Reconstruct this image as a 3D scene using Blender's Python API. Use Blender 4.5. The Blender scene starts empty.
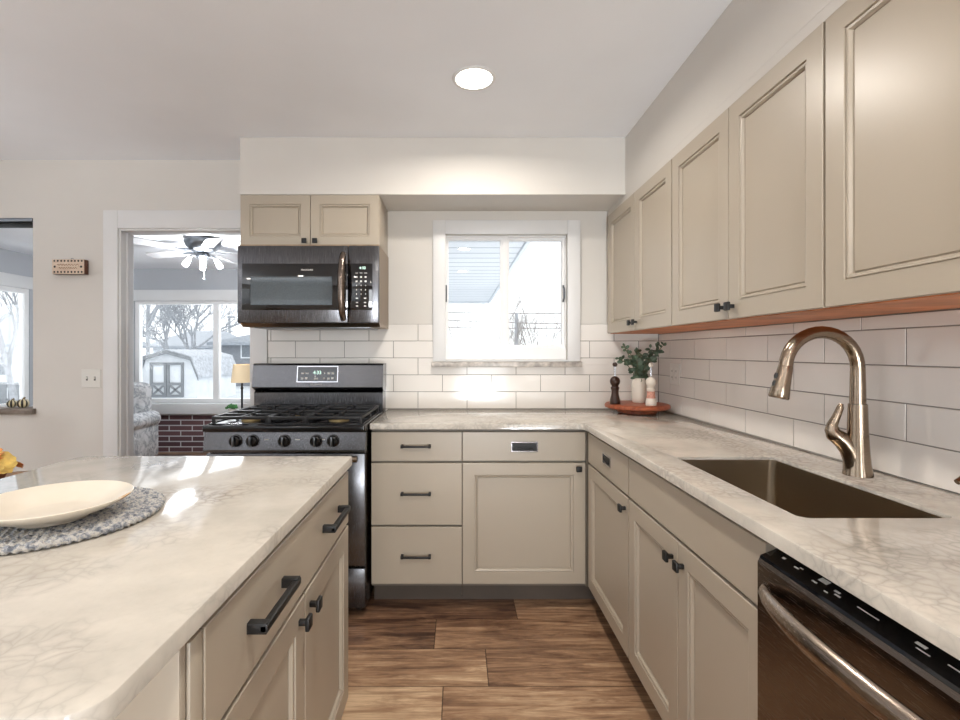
import bpy, bmesh, math, random
from mathutils import Vector, Matrix
from mathutils.geometry import tessellate_polygon
random.seed(7)
SC = bpy.context.scene
COL = SC.collection
PI = math.pi
# ------------------------------------------------------------------ camera, sky, exposure
F = 490.0; VX = 458.0; VY = 351.5; H = 1.263
cd = bpy.data.cameras.new('camera'); cam = bpy.data.objects.new('camera', cd); COL.objects.link(cam)
cam.location = (0, 0, H); cam.rotation_euler = (PI / 2, 0, 0)
cd.sensor_fit = 'HORIZONTAL'; cd.sensor_width = 36; cd.lens = 36 * F / 960
cd.shift_x = (480 - VX) / 960; cd.shift_y = -(360 - VY) / 960; cd.clip_start = .02; cd.clip_end = 300
SC.camera = cam
W = bpy.data.worlds.new('overcast_sky'); SC.world = W; W.use_nodes = True
bgn = W.node_tree.nodes['Background']; bgn.inputs[0].default_value = (.93, .97, 1, 1); bgn.inputs[1].default_value = 1.5
SC.view_settings.view_transform = 'Standard'; SC.view_settings.look = 'None'
SC.view_settings.gamma = 1; SC.view_settings.use_curve_mapping = False
SC.view_settings.exposure = 0.26
CAN_W = 11.0       # watts per recessed ceiling lamp
def fill_lamp(name, loc, rot, sx, sy, power, col=(.93, .97, 1)):
    ld = bpy.data.lights.new(name, 'AREA'); ld.shape = 'RECTANGLE'; ld.size = sx; ld.size_y = sy; ld.energy = power; ld.color = col
    lo = bpy.data.objects.new(name, ld); COL.objects.link(lo); lo.location = loc; lo.rotation_euler = rot; return lo
# added area lamps outside the windows brighten ceiling, cabinet fronts and sunroom jamb
# the ones tilted up stand in for light bounced off snow
fill_lamp('fill_patio', (-2.6, -4.3, -.1), (PI / 2 + .85, 0, 0), 2.2, .9, 560)
fill_lamp('fill_small', (.2, -4.0, .3), (PI / 2 + .85, 0, 0), 1.1, .8, 200)
fill_lamp('fill_door', (.48, -3.35, 1.1), (PI / 2, 0, 0), .9, 1.9, 34)
fill_lamp('fill_sunroom', (-2.3, 6.9, 1.5), (-PI / 2, 0, 0), 3.0, 1.4, 22)
fill_lamp('fill_dining', (-6.0, -.25, -.1), (PI / 2 + .85, 0, -PI / 2), 3.1, .9, 560)
SC.cycles.use_denoising = True
SC.cycles.max_bounces = 10; SC.cycles.diffuse_bounces = 6; SC.cycles.glossy_bounces = 5
SC.cycles.transparent_max_bounces = 16; SC.cycles.sample_clamp_indirect = 6
SC.cycles.caustics_reflective = False; SC.cycles.caustics_refractive = False

def PX(x, Y): return (x - VX) * Y / F
def PZ(y, Y): return H - (y - VY) * Y / F

# ------------------------------------------------------------------ materials
def lin(c):
    return tuple(((v / 255) / 12.92 if v / 255 <= .04045 else ((v / 255 + .055) / 1.055) ** 2.4) for v in c) + (1,)
class NT:
    def __init__(s, name):
        s.m = bpy.data.materials.new(name); s.m.use_nodes = True
        s.t = s.m.node_tree; s.b = s.t.nodes['Principled BSDF']; s.out = s.t.nodes['Material Output']
    def n(s, typ, **kw):
        nd = s.t.nodes.new(typ)
        for k, v in kw.items(): setattr(nd, k, v)
        return nd
    def l(s, a, b): s.t.links.new(a, b)
    def val(s, inp, v):
        if hasattr(v, 'is_linked') or isinstance(v, bpy.types.NodeSocket): s.l(v, inp)
        else: inp.default_value = v
    def math(s, op, a, b=0.0, clamp=False):
        nd = s.n('ShaderNodeMath', operation=op, use_clamp=clamp); s.val(nd.inputs[0], a); s.val(nd.inputs[1], b); return nd.outputs[0]
    def pos(s, scale=(1, 1, 1), obj=False):
        v = s.n('ShaderNodeTexCoord').outputs['Object'] if obj else s.n('ShaderNodeNewGeometry').outputs['Position']
        mp = s.n('ShaderNodeMapping'); mp.inputs['Scale'].default_value = scale; s.l(v, mp.inputs[0]); return mp.outputs[0]
    def noise(s, vec, scale, detail=3, rough=.5, dist=0):
        nd = s.n('ShaderNodeTexNoise'); s.l(vec, nd.inputs['Vector']); nd.inputs['Scale'].default_value = scale
        nd.inputs['Detail'].default_value = detail; nd.inputs['Roughness'].default_value = rough; nd.inputs['Distortion'].default_value = dist
        return nd.outputs[0]
    def ramp(s, fac, stops, interp='LINEAR'):
        nd = s.n('ShaderNodeValToRGB'); s.l(fac, nd.inputs[0]); cr = nd.color_ramp; cr.interpolation = interp
        while len(cr.elements) < len(stops): cr.elements.new(.5)
        for e, (p, c) in zip(cr.elements, stops):
            e.position = p; e.color = lin(c) if not isinstance(c, float) else (c, c, c, 1)
        return nd.outputs[0]
    def mix(s, fac, a, b, blend='MIX'):
        nd = s.n('ShaderNodeMix', data_type='RGBA', blend_type=blend); s.val(nd.inputs[0], fac)
        s.val(nd.inputs[6], a); s.val(nd.inputs[7], b); return nd.outputs[2]
    def bump(s, h, strength=.1, dist=.01):
        nd = s.n('ShaderNodeBump'); nd.inputs['Strength'].default_value = strength; nd.inputs['Distance'].default_value = dist
        s.l(h, nd.inputs['Height']); s.l(nd.outputs[0], s.b.inputs['Normal'])
    def set(s, rough=None, metal=None, spec=None, color=None):
        if rough is not None: s.val(s.b.inputs['Roughness'], rough)
        if metal is not None: s.val(s.b.inputs['Metallic'], metal)
        if spec is not None: s.val(s.b.inputs['Specular IOR Level'], spec)
        if color is not None: s.val(s.b.inputs['Base Color'], color)
def plain(name, c, rough=.5, metal=0, spec=.5, vary=.05, vscale=6, bump=0, bscale=200, coat=0):
    t = NT(name); p = t.pos()
    n = t.noise(p, vscale)
    a = tuple(max(0, min(255, v * (1 - vary))) for v in c); b = tuple(max(0, min(255, v * (1 + vary))) for v in c)
    t.set(rough, metal, spec, t.ramp(n, [(.3, a), (.7, b)]))
    if bump: t.bump(t.noise(p, bscale, 2), bump, .002)
    if coat: t.b.inputs['Coat Weight'].default_value = coat; t.b.inputs['Coat Roughness'].default_value = .08
    return t.m
def emit(name, c, strength):
    t = NT(name); t.set(.5, 0, .2, lin(c)); t.b.inputs['Emission Color'].default_value = lin(c)
    t.b.inputs['Emission Strength'].default_value = strength; return t.m
def glass(name, tint=(255, 255, 255), gloss=.06):
    t = NT(name); tr = t.n('ShaderNodeBsdfTransparent'); tr.inputs[0].default_value = lin(tint)
    gl = t.n('ShaderNodeBsdfGlossy'); gl.inputs['Roughness'].default_value = .02
    lw = t.n('ShaderNodeLayerWeight'); lw.inputs[0].default_value = .25
    mx = t.n('ShaderNodeMixShader'); t.l(t.math('ADD', t.math('MULTIPLY', lw.outputs['Fresnel'], .5), gloss * .3, True), mx.inputs[0])
    t.l(tr.outputs[0], mx.inputs[1]); t.l(gl.outputs[0], mx.inputs[2]); t.l(mx.outputs[0], t.out.inputs[0]); return t.m

M = {}
M['wall'] = plain('wall_paint', (210, 206, 200), .75, vary=.012, vscale=2, bump=.06, bscale=160)
M['soffit'] = M['wall']
M['ceil'] = plain('ceiling_paint', (238, 241, 246), .85, vary=.01, vscale=2, bump=.05, bscale=120)
M['white'] = plain('white_trim_paint', (220, 220, 220), .4, vary=.01, vscale=3)
M['vinyl'] = plain('white_vinyl', (236, 236, 236), .35, vary=.01, vscale=3)
M['sunwall'] = plain('grey_sunroom_paint', (178, 181, 186), .8, vary=.015, vscale=2)
M['cab'] = plain('taupe_cabinet_paint', (173, 162, 146), .33, vary=.015, vscale=1.5, bump=.03, bscale=90)
M['cabdark'] = plain('cabinet_carcass', (120, 112, 100), .5, vary=.03)
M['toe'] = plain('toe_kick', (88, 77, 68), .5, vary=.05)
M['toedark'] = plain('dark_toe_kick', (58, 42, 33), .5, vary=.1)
M['black'] = plain('black_hardware', (20, 19, 19), .5, .1, vary=.1)
M['blackplastic'] = plain('black_plastic', (14, 14, 16), .25, vary=.1)
M['iron'] = plain('cast_iron', (24, 24, 26), .42, .1, vary=.2, vscale=30, bump=.2, bscale=300)
M['enamel'] = plain('black_enamel', (14, 14, 17), .13, vary=.1)
M['blkglass'] = plain('black_glass', (7, 7, 9), .05, spec=.8, vary=.1)
M['wood_under'] = plain('plywood_underside', (190, 118, 72), .5, vary=.12, vscale=8)
M['grout'] = plain('grey_grout', (132, 128, 124), .9, vary=.04, vscale=40)
M['sill'] = None
M['bulb'] = emit('lamp_diffuser', (255, 246, 232), 9)
M['fanbulb'] = emit('fan_bulb', (255, 255, 255), 10)
M['icon'] = plain('printed_legend', (215, 215, 212), .5)
M['digits'] = emit('display_digits', (205, 240, 225), 1.2)
M['glass'] = glass('window_glass')
M['chrome'] = plain('chrome', (200, 200, 205), .12, 1, vary=.02)
M['pewter'] = plain('brushed_pewter', (120, 124, 130), .3, 1, vary=.05)
M['ceramic'] = plain('white_ceramic', (226, 219, 208), .22, vary=.015, coat=.3)
M['switch'] = plain('switch_plastic', (216, 214, 208), .35, vary=.01)
M['slot'] = plain('dark_slot', (40, 38, 36), .6)

def m_brushed(name, c, rough=.28, ax=(1, 1, 60), vary=.1):
    t = NT(name); n = t.noise(t.pos(ax), 12, 3)
    t.set(t.ramp(n, [(.25, rough * .8), (.75, rough * 1.25)]), 1, .5,
          t.ramp(n, [(.3, tuple(v * (1 - vary) for v in c)), (.7, tuple(min(255, v * (1 + vary)) for v in c))])); return t.m
M['bss'] = m_brushed('black_stainless', (100, 100, 103), .24, (60, 60, 2))
M['bss_dark'] = m_brushed('dark_black_stainless', (124, 112, 103), .24, (2, 2, 60), .04)
M['steel'] = plain('sink_stainless', (168, 154, 134), .3, 1, vary=.02, vscale=3)
M['nickel'] = m_brushed('brushed_nickel', (152, 136, 119), .2, (3, 3, 40), .05)

def m_quartz():
    t = NT('veined_quartz'); p = t.pos()
    wn = t.n('ShaderNodeTexNoise'); t.l(p, wn.inputs['Vector']); wn.inputs['Scale'].default_value = 9; wn.inputs['Detail'].default_value = 5
    vm = t.n('ShaderNodeVectorMath', operation='MULTIPLY_ADD'); t.l(wn.outputs[1], vm.inputs[0]); vm.inputs[1].default_value = (.09, .09, .09); t.l(p, vm.inputs[2])
    vo = t.n('ShaderNodeTexVoronoi', feature='DISTANCE_TO_EDGE'); t.l(vm.outputs[0], vo.inputs['Vector']); vo.inputs['Scale'].default_value = 38
    vein = t.ramp(vo.outputs['Distance'], [(0, 1.0), (.06, .6), (.3, 0.0)])
    mask = t.ramp(t.noise(p, 3.2, 4, .6), [(.44, 0.0), (.62, 1.0)])
    cloud = t.ramp(t.noise(p, 5, 5, .65), [(.3, (184, 178, 168)), (.7, (208, 201, 190))])
    f = t.math('MULTIPLY', t.math('MULTIPLY', vein, mask), .62)
    c = t.mix(f, cloud, lin((134, 128, 122)))
    sp = t.ramp(t.noise(p, 150, 2), [(.62, 0.0), (.72, 1.0)])
    c = t.mix(t.math('MULTIPLY', sp, .12), c, lin((170, 160, 145)))
    t.set(.07, 0, .4, c); return t.m
M['quartz'] = m_quartz(); M['sill'] = plain('grey_marble_sill', (176, 170, 164), .3, vary=.22, vscale=22)

def m_tile():
    t = NT('glossy_white_tile'); p = t.pos(); n = t.noise(p, 4, 2)
    t.set(.09, 0, .5, t.ramp(n, [(.3, (226, 222, 217)), (.7, (232, 228, 223))])); t.bump(t.noise(p, 7, 2), .05, .01); return t.m
M['tile'] = m_tile()

def m_floor():
    t = NT('plank_floor'); g = t.pos(); sp = t.n('ShaderNodeSeparateXYZ'); t.l(g, sp.inputs[0])
    PWd, PL = .232, 1.22
    ry = t.math('DIVIDE', t.math('ADD', sp.outputs[1], 10 * PWd - 2.08 + PWd * 0), PWd); row = t.math('FLOOR', ry); fy = t.math('SUBTRACT', ry, row)
    wn = t.n('ShaderNodeTexWhiteNoise', noise_dimensions='1D'); t.l(row, wn.inputs['W'])
    rx = t.math('DIVIDE', t.math('ADD', sp.outputs[0], t.math('ADD', t.math('MULTIPLY', wn.outputs[0], 1.22), 20)), PL); colm = t.math('FLOOR', rx); fx = t.math('SUBTRACT', rx, colm)
    w2 = t.n('ShaderNodeTexWhiteNoise', noise_dimensions='2D'); cb = t.n('ShaderNodeCombineXYZ'); t.l(row, cb.inputs[0]); t.l(colm, cb.inputs[1]); t.l(cb.outputs[0], w2.inputs['Vector'])
    off = t.n('ShaderNodeVectorMath', operation='MULTIPLY_ADD'); t.l(w2.outputs[1], off.inputs[0]); off.inputs[1].default_value = (7, 7, 7); t.l(g, off.inputs[2])
    mp = t.n('ShaderNodeMapping'); mp.inputs['Scale'].default_value = (1.3, 11, 1); t.l(off.outputs[0], mp.inputs[0])
    gr = t.noise(mp.outputs[0], 2.6, 7, .68, .6)
    mp2 = t.n('ShaderNodeMapping'); mp2.inputs['Scale'].default_value = (3, 70, 1); t.l(off.outputs[0], mp2.inputs[0])
    fine = t.noise(mp2.outputs[0], 2, 4, .6)
    wide = t.noise(off.outputs[0], 2.2, 4, .6)
    tone = t.math('ADD', t.math('MULTIPLY', w2.outputs[0], .36), t.math('ADD', t.math('MULTIPLY', gr, 1.0), t.math('MULTIPLY', wide, .5)))
    tone = t.math('DIVIDE', t.math('SUBTRACT', tone, .5), .95)
    c = t.ramp(tone, [(.16, (70, 48, 37)), (.34, (122, 92, 71)), (.52, (164, 130, 101)), (.74, (212, 182, 148))])
    c = t.mix(t.ramp(fine, [(.45, 0.0), (.75, .35)]), c, lin((70, 46, 36)))
    ey = t.math('MINIMUM', fy, t.math('SUBTRACT', 1, fy)); ex = t.math('MINIMUM', fx, t.math('SUBTRACT', 1, fx))
    gap = t.math('MAXIMUM', t.math('LESS_THAN', ey, .008), t.math('LESS_THAN', ex, .0018))
    c = t.mix(t.math('MULTIPLY', gap, .7), c, lin((50, 34, 26)))
    t.set(t.ramp(fine, [(.3, .3), (.8, .46)]), 0, .4, c); t.bump(gr, .12, .003); return t.m
M['floor'] = m_floor()

def m_brick():
    t = NT('dark_red_brick'); v = t.pos(obj=False)
    sx = t.n('ShaderNodeSeparateXYZ'); t.l(v, sx.inputs[0]); cb = t.n('ShaderNodeCombineXYZ'); t.l(sx.outputs[0], cb.inputs[0]); t.l(sx.outputs[2], cb.inputs[1])
    b = t.n('ShaderNodeTexBrick'); t.l(cb.outputs[0], b.inputs[0]); b.inputs['Scale'].default_value = 1
    b.inputs['Brick Width'].default_value = .29; b.inputs['Row Height'].default_value = .067; b.inputs['Mortar Size'].default_value = .007
    b.inputs['Color1'].default_value = lin((86, 66, 70)); b.inputs['Color2'].default_value = lin((112, 84, 86)); b.inputs['Mortar'].default_value = lin((206, 204, 206))
    t.set(.85, 0, .2, b.outputs[0]); return t.m
M['brick'] = m_brick()

def m_floral():
    t = NT('grey_floral_fabric'); p = t.pos(); v = t.n('ShaderNodeTexVoronoi'); t.l(p, v.inputs['Vector']); v.inputs['Scale'].default_value = 9
    n = t.noise(p, 14, 3); f = t.math('ADD', v.outputs[0], t.math('MULTIPLY', n, .35))
    t.set(.95, 0, .1, t.ramp(t.noise(p, 11, 4, .6, 1.2), [(.38, (206, 206, 208)), (.5, (184, 186, 188)), (.56, (138, 142, 146)), (.64, (196, 196, 198))])); return t.m
M['floral'] = m_floral()

def m_braid():
    t = NT('braided_cotton'); p = t.pos(); n = t.noise(p, 95, 3, .6); n2 = t.noise(p, 12, 2)
    c = t.ramp(n, [(.34, (104, 108, 116)), (.46, (156, 159, 164)), (.58, (206, 202, 194)), (.7, (168, 168, 170))])
    c = t.mix(t.math('MULTIPLY', n2, .25), c, lin((104, 110, 124))); t.set(.95, 0, .1, c); return t.m
M['braid'] = m_braid()

def m_wood(name, a, b, sc=(4, 40, 4), rough=.4):
    t = NT(name); n = t.noise(t.pos(sc), 3, 5, .6, .5); t.set(rough, 0, .4, t.ramp(n, [(.3, a), (.7, b)])); return t.m
M['cherry'] = m_wood('cherry_wood', (120, 58, 38), (176, 98, 64))
M['darkwood'] = m_wood('dark_wood', (40, 24, 18), (64, 40, 30), (20, 20, 4), .3)
M['palewood'] = m_wood('pale_sign_wood', (200, 176, 156), (224, 206, 186), (10, 4, 40), .7)

# ------------------------------------------------------------------ mesh helpers
ORG = {}
class MB:
    def __init__(s): s.bm = bmesh.new(); s.mi = 0
    def _new(s, f0):
        s.bm.faces.ensure_lookup_table()
        for i in range(f0, len(s.bm.faces)): s.bm.faces[i].material_index = s.mi
    def box(s, x0, x1, y0, y1, z0, z1, bev=0, seg=2, mat=None):
        f0 = len(s.bm.faces)
        x0, x1 = sorted((x0, x1)); y0, y1 = sorted((y0, y1)); z0, z1 = sorted((z0, z1))
        r = bmesh.ops.create_cube(s.bm, size=1)
        vs = r['verts']
        for v in vs:
            v.co = Vector(((x0 + x1) / 2 + v.co.x * (x1 - x0), (y0 + y1) / 2 + v.co.y * (y1 - y0), (z0 + z1) / 2 + v.co.z * (z1 - z0)))
        if mat is not None:
            for v in vs: v.co = mat @ v.co
        fs = set(f for v in vs for f in v.link_faces)
        for f in fs: f.material_index = s.mi
        if bev > 0:
            bev = min(bev, .49 * min(x1 - x0, y1 - y0, z1 - z0))
            es = list(set(e for v in vs for e in v.link_edges))
            bmesh.ops.bevel(s.bm, geom=es, offset=bev, segments=seg, affect='EDGES', profile=.5, clamp_overlap=True, material=-1)
        return s
    def cyl(s, p0, p1, r0, r1=None, seg=20, cap=True):
        r1 = r0 if r1 is None else r1
        return s.tube([p0, p1], [r0, r1], seg)
    def tube(s, pts, rad, seg=10, closed=False, sy=1.0, up=None):
        """swept round tube; sy squeezes it along its second normal"""
        pts = [Vector(p) for p in pts]; n = len(pts)
        if not hasattr(rad, '__len__'): rad = [rad] * n
        rings = []; prev = None
        for i, p in enumerate(pts):
            if closed: d = pts[(i + 1) % n] - pts[i - 1]
            else: d = pts[min(i + 1, n - 1)] - pts[max(i - 1, 0)]
            d.normalize()
            if up is not None: a = Vector(up) - d * d.dot(Vector(up)); a.normalize()
            elif prev is None:
                a = Vector((0, 0, 1)) if abs(d.z) < .9 else Vector((1, 0, 0)); a = (a - d * d.dot(a)).normalized()
            else: a = (prev - d * d.dot(prev)).normalized()
            prev = a; b = d.cross(a)
            rings.append([s.bm.verts.new(p + rad[i] * (math.cos(2 * PI * k / seg) * a * sy + math.sin(2 * PI * k / seg) * b)) for k in range(seg)])
        m = n if closed else n - 1
        for i in range(m):
            A, B = rings[i], rings[(i + 1) % n]
            for k in range(seg):
                s.bm.faces.new((A[k], A[(k + 1) % seg], B[(k + 1) % seg], B[k])).material_index = s.mi
        if not closed:
            s.bm.faces.new(rings[0][::-1]).material_index = s.mi; s.bm.faces.new(rings[-1]).material_index = s.mi
        return s
    def lathe(s, prof, c=(0, 0, 0), seg=32, sx=1, sy=1, rib=None):
        """closed profile of (radius, height); radius 0 ends make poles"""
        c = Vector(c); rings = []
        for r, z in prof:
            if r <= 1e-6: rings.append([s.bm.verts.new(c + Vector((0, 0, z)))])
            else:
                rr = lambda a: r * (1 if rib is None else rib(a))
                rings.append([s.bm.verts.new(c + Vector((sx * rr(2 * PI * k / seg) * math.cos(2 * PI * k / seg), sy * rr(2 * PI * k / seg) * math.sin(2 * PI * k / seg), z))) for k in range(seg)])
        for A, B in zip(rings, rings[1:]):
            for k in range(seg):
                k2 = (k + 1) % seg
                if len(A) == 1 and len(B) == 1: break
                if len(A) == 1: f = (A[0], B[k], B[k2])
                elif len(B) == 1: f = (A[k], A[k2], B[0])
                else: f = (A[k], A[k2], B[k2], B[k])
                s.bm.faces.new(f).material_index = s.mi
        for R in (rings[0], rings[-1]):
            if len(R) > 1: s.bm.faces.new(R).material_index = s.mi
        return s
    def rings(s, F, u0, u1, v0, v1, prof):
        """rectangular panel built from nested rectangles (inset, depth)"""
        rs = []
        for ins, d in prof:
            rs.append([s.bm.verts.new(F(u, v, d)) for u, v in ((u0 + ins, v0 + ins), (u1 - ins, v0 + ins), (u1 - ins, v1 - ins), (u0 + ins, v1 - ins))])
        for A, B in zip(rs, rs[1:]):
            for k in range(4): s.bm.faces.new((A[k], A[(k + 1) % 4], B[(k + 1) % 4], B[k])).material_index = s.mi
        s.bm.faces.new(rs[0]).material_index = s.mi; s.bm.faces.new(rs[-1]).material_index = s.mi
        return s
    def prism(s, pts, F, d0, d1, holes=(), ch=0):
        """polygon (with holes) in a plane given by F(u,v,d), extruded d0..d1, edge at d1 chamfered by ch"""
        loops = [list(pts)] + [list(h) for h in holes]
        def area(l): return sum(l[i][0] * l[(i + 1) % len(l)][1] - l[(i + 1) % len(l)][0] * l[i][1] for i in range(len(l)))
        loops = [l if (area(l) > 0) == (i == 0) else l[::-1] for i, l in enumerate(loops)]
        def inset(l, d):
            out = []; n = len(l)
            for i in range(n):
                p0, p, p1 = Vector(l[i - 1]), Vector(l[i]), Vector(l[(i + 1) % n])
                a = (p - p0).normalized(); b = (p1 - p).normalized()
                na = Vector((-a.y, a.x)); nb = Vector((-b.y, b.x)); m = (na + nb)
                if m.length < 1e-6: m = na
                m.normalize(); k = d / max(.3, m.dot(na)); out.append((p.x + m.x * k, p.y + m.y * k))
            return out
        levels = [(d0, 0)]
        if ch: sg = 1 if d1 > d0 else -1; levels += [(d1 - sg * ch, 0), (d1 - sg * ch * .3, ch * .3), (d1, ch)]
        else: levels += [(d1, 0)]
        allv = []
        for d, ins in levels:
            row = []
            for l in loops:
                ll = inset(l, ins) if ins else l
                row.append([s.bm.verts.new(F(u, v, d)) for u, v in ll])
            allv.append((row, [inset(l, ins) if ins else l for l in loops]))
        for (A, _), (B, _) in zip(allv, allv[1:]):
            for la, lb in zip(A, B):
                n = len(la)
                for k in range(n): s.bm.faces.new((la[k], la[(k + 1) % n], lb[(k + 1) % n], lb[k])).material_index = s.mi
        for row, ll in (allv[0], allv[-1]):
            flat = [v for l in row for v in l]
            tris = tessellate_polygon([[Vector((u, v, 0)) for u, v in l] for l in ll])
            for t in tris:
                try: s.bm.faces.new([flat[i] for i in t]).material_index = s.mi
                except ValueError: pass
        return s
    def wall(s, F, u0, u1, v0, v1, t, holes=()):
        """slab in plane F with rectangular openings"""
        us = sorted({u0, u1} | {min(max(h[i], u0), u1) for h in holes for i in (0, 1)}); vs = sorted({v0, v1} | {min(max(h[i], v0), v1) for h in holes for i in (2, 3)})
        nu, nv = len(us) - 1, len(vs) - 1
        def solid(i, j):
            if not (0 <= i < nu and 0 <= j < nv): return False
            cu, cv = (us[i] + us[i + 1]) / 2, (vs[j] + vs[j + 1]) / 2
            return not any(h[0] < cu < h[1] and h[2] < cv < h[3] for h in holes)
        vd = {}
        def V(i, j, d):
            if (i, j, d) not in vd: vd[(i, j, d)] = s.bm.verts.new(F(us[i], vs[j], d))
            return vd[(i, j, d)]
        for i in range(nu):
            for j in range(nv):
                if not solid(i, j): continue
                for d in (0, t): s.bm.faces.new((V(i, j, d), V(i + 1, j, d), V(i + 1, j + 1, d), V(i, j + 1, d)))
                for (di, dj, a, b) in ((-1, 0, (i, j), (i, j + 1)), (1, 0, (i + 1, j), (i + 1, j + 1)), (0, -1, (i, j), (i + 1, j)), (0, 1, (i, j + 1), (i + 1, j + 1))):
                    if not solid(i + di, j + dj): s.bm.faces.new((V(*a, 0), V(*b, 0), V(*b, t), V(*a, t)))
        return s
    def build(s, name, mat, parent=None, origin=None, smooth=35):
        bm = s.bm
        bmesh.ops.recalc_face_normals(bm, faces=bm.faces[:])
        if smooth:
            a = math.radians(smooth)
            for f in bm.faces: f.smooth = True
            for e in bm.edges:
                if len(e.link_faces) != 2 or e.calc_face_angle(0) > a: e.smooth = False
        if parent is not None: o = ORG[parent.name]
        elif origin is not None: o = Vector(origin)
        else:
            xs = [v.co for v in bm.verts]; mn = [min(c[i] for c in xs) for i in range(3)]; mx = [max(c[i] for c in xs) for i in range(3)]
            o = Vector(((mn[0] + mx[0]) / 2, (mn[1] + mx[1]) / 2, mn[2]))
        bmesh.ops.translate(bm, verts=bm.verts[:], vec=-o)
        me = bpy.data.meshes.new(name); bm.to_mesh(me); bm.free()
        for m in (mat if isinstance(mat, (list, tuple)) else [mat]): me.materials.append(m)
        ob = bpy.data.objects.new(name, me); COL.objects.link(ob)
        if parent is not None: ob.parent = parent
        else: ob.location = o
        ORG[ob.name] = o; return ob
def tag(o, label, cat, group=None, kind=None):
    o['label'] = label; o['category'] = cat
    if group: o['group'] = group
    if kind: o['kind'] = kind
    return o
def thing(name, label, cat, loc, group=None):
    o = bpy.data.objects.new(name, None); COL.objects.link(o); o.location = loc; o.empty_display_size = .05
    ORG[o.name] = Vector(loc); return tag(o, label, cat, group)
def struct(o, label=None, cat=None):
    o['kind'] = 'structure'
    if label: o['label'] = label; o['category'] = cat
    return o
def structroot(name, loc, label, cat):
    return struct(thing(name, label, cat, loc))
def text(name, s, size, loc, mat, parent, rot=(PI / 2, 0, 0), align='CENTER', sx=1):
    c = bpy.data.curves.new(name, 'FONT'); c.body = s; c.size = size; c.align_x = align; c.align_y = 'CENTER'; c.extrude = .0003
    c.materials.append(mat); o = bpy.data.objects.new(name, c); COL.objects.link(o)
    me = bpy.data.meshes.new_from_object(o.evaluated_get(bpy.context.evaluated_depsgraph_get())); bpy.data.objects.remove(o); me.name = name
    o = bpy.data.objects.new(name, me); COL.objects.link(o); ORG[o.name] = ORG[parent.name]
    o.parent = parent; o.location = Vector(loc) - ORG[parent.name]; o.rotation_euler = rot; o.scale.x = sx; return o
def dup(root, loc, label, group=None):
    r = root.copy(); COL.objects.link(r); r.location = loc; r['label'] = label; ORG[r.name] = Vector(loc)
    for ch in list(root.children):
        c = ch.copy(); COL.objects.link(c); c.parent = r
        for g in ch.children:
            d = g.copy(); COL.objects.link(d); d.parent = c
    return r
def roundpoly(pts, seg=6):
    """pts: (x, y, radius)"""
    out = []; n = len(pts)
    for i in range(n):
        p = Vector(pts[i][:2]); r = pts[i][2]
        if r <= 0: out.append(tuple(p)); continue
        a = (Vector(pts[i - 1][:2]) - p).normalized(); b = (Vector(pts[(i + 1) % n][:2]) - p).normalized()
        ang = a.angle(b); d = r / math.tan(ang / 2); c = p + (a + b).normalized() * (r / math.sin(ang / 2))
        s0 = p + a * d - c; s1 = p + b * d - c
        a0 = math.atan2(s0.y, s0.x); a1 = math.atan2(s1.y, s1.x); da = (a1 - a0 + PI) % (2 * PI) - PI
        for k in range(seg + 1): t = a0 + da * k / seg; out.append((c.x + r * math.cos(t), c.y + r * math.sin(t)))
    return out
def FY(Y, s=-1): return lambda u, v, d: Vector((u, Y + s * d, v))       # plane facing -Y (s=-1) or +Y
def FX(X, s=-1): return lambda u, v, d: Vector((X + s * d, u, v))
def FZ(u, v, d): return Vector((u, v, d))

# ------------------------------------------------------------------ structure
YB = 3.0; XR = 1.231; XL = -4.7; YF = -3.0; ZC = 2.435; WT = .11
YS = 6.16; ZS = 2.3; SXL = -4.6; SXR = -.45
DX0, DX1, DZ = PX(118.5, YB), PX(253, YB), PZ(228, YB)
PX0, PX1, PZ0, PZ1 = -3.75, PX(33, YB), PZ(409, YB), PZ(218, YB)
KX0, KX1, KZ0, KZ1 = PX(445, YB), PX(567.5, YB), PZ(360, YB), PZ(234, YB)
fl = struct(MB().box(XL - .1, XR + .1, YF - .1, YB + WT, -.1, 0).build('floor', M['floor']), 'brown wood plank floor of the kitchen', 'floor')
struct(MB().box(XL - .1, SXR + .1, YB + WT + .001, YS + .1, -.1, 0).build('floor_sunroom', M['floor']))
struct(MB().box(XL - .1, XR + .1, YF - .1, YB + .05, ZC, ZC + .1).build('ceiling', M['ceil']), 'flat pale grey kitchen ceiling', 'ceiling')
struct(MB().box(SXL - .1, SXR + .1, YB + WT + .001, YS + .1, ZS, ZS + .1).build('ceiling_sunroom', M['ceil']))
wb = struct(MB().wall(FY(YB, 1), XL - .1, XR + .1, 0, ZC, WT, [(DX0, DX1, -1, DZ), (PX0, PX1, PZ0, PZ1), (KX0, KX1, KZ0, KZ1)]).build('wall_back', M['wall'], smooth=0), 'pale grey kitchen wall with doorway and window', 'wall')
wr = struct(MB().wall(FX(XR, 1), YF, YB - .001, 0, ZC, WT).build('wall_right', M['wall'], smooth=0), 'kitchen wall behind the sink', 'wall')
LWY = (-1.9, 1.4, .75, 2.1)
struct(MB().wall(FX(XL, -1), YF, YB - .001, 0, ZC, WT, [LWY]).build('wall_left', M['wall'], smooth=0), 'wall at the dining side', 'wall')
FWX = (-3.6, -1.6, .8, 2.15); FWX2 = (.0, .95, .12, 2.1)
struct(MB().wall(FY(YF, -1), XL - .1, XR + .1, 0, ZC, WT, [FWX, FWX2]).build('wall_front', M['wall'], smooth=0), 'wall behind the camera', 'wall')
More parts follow.
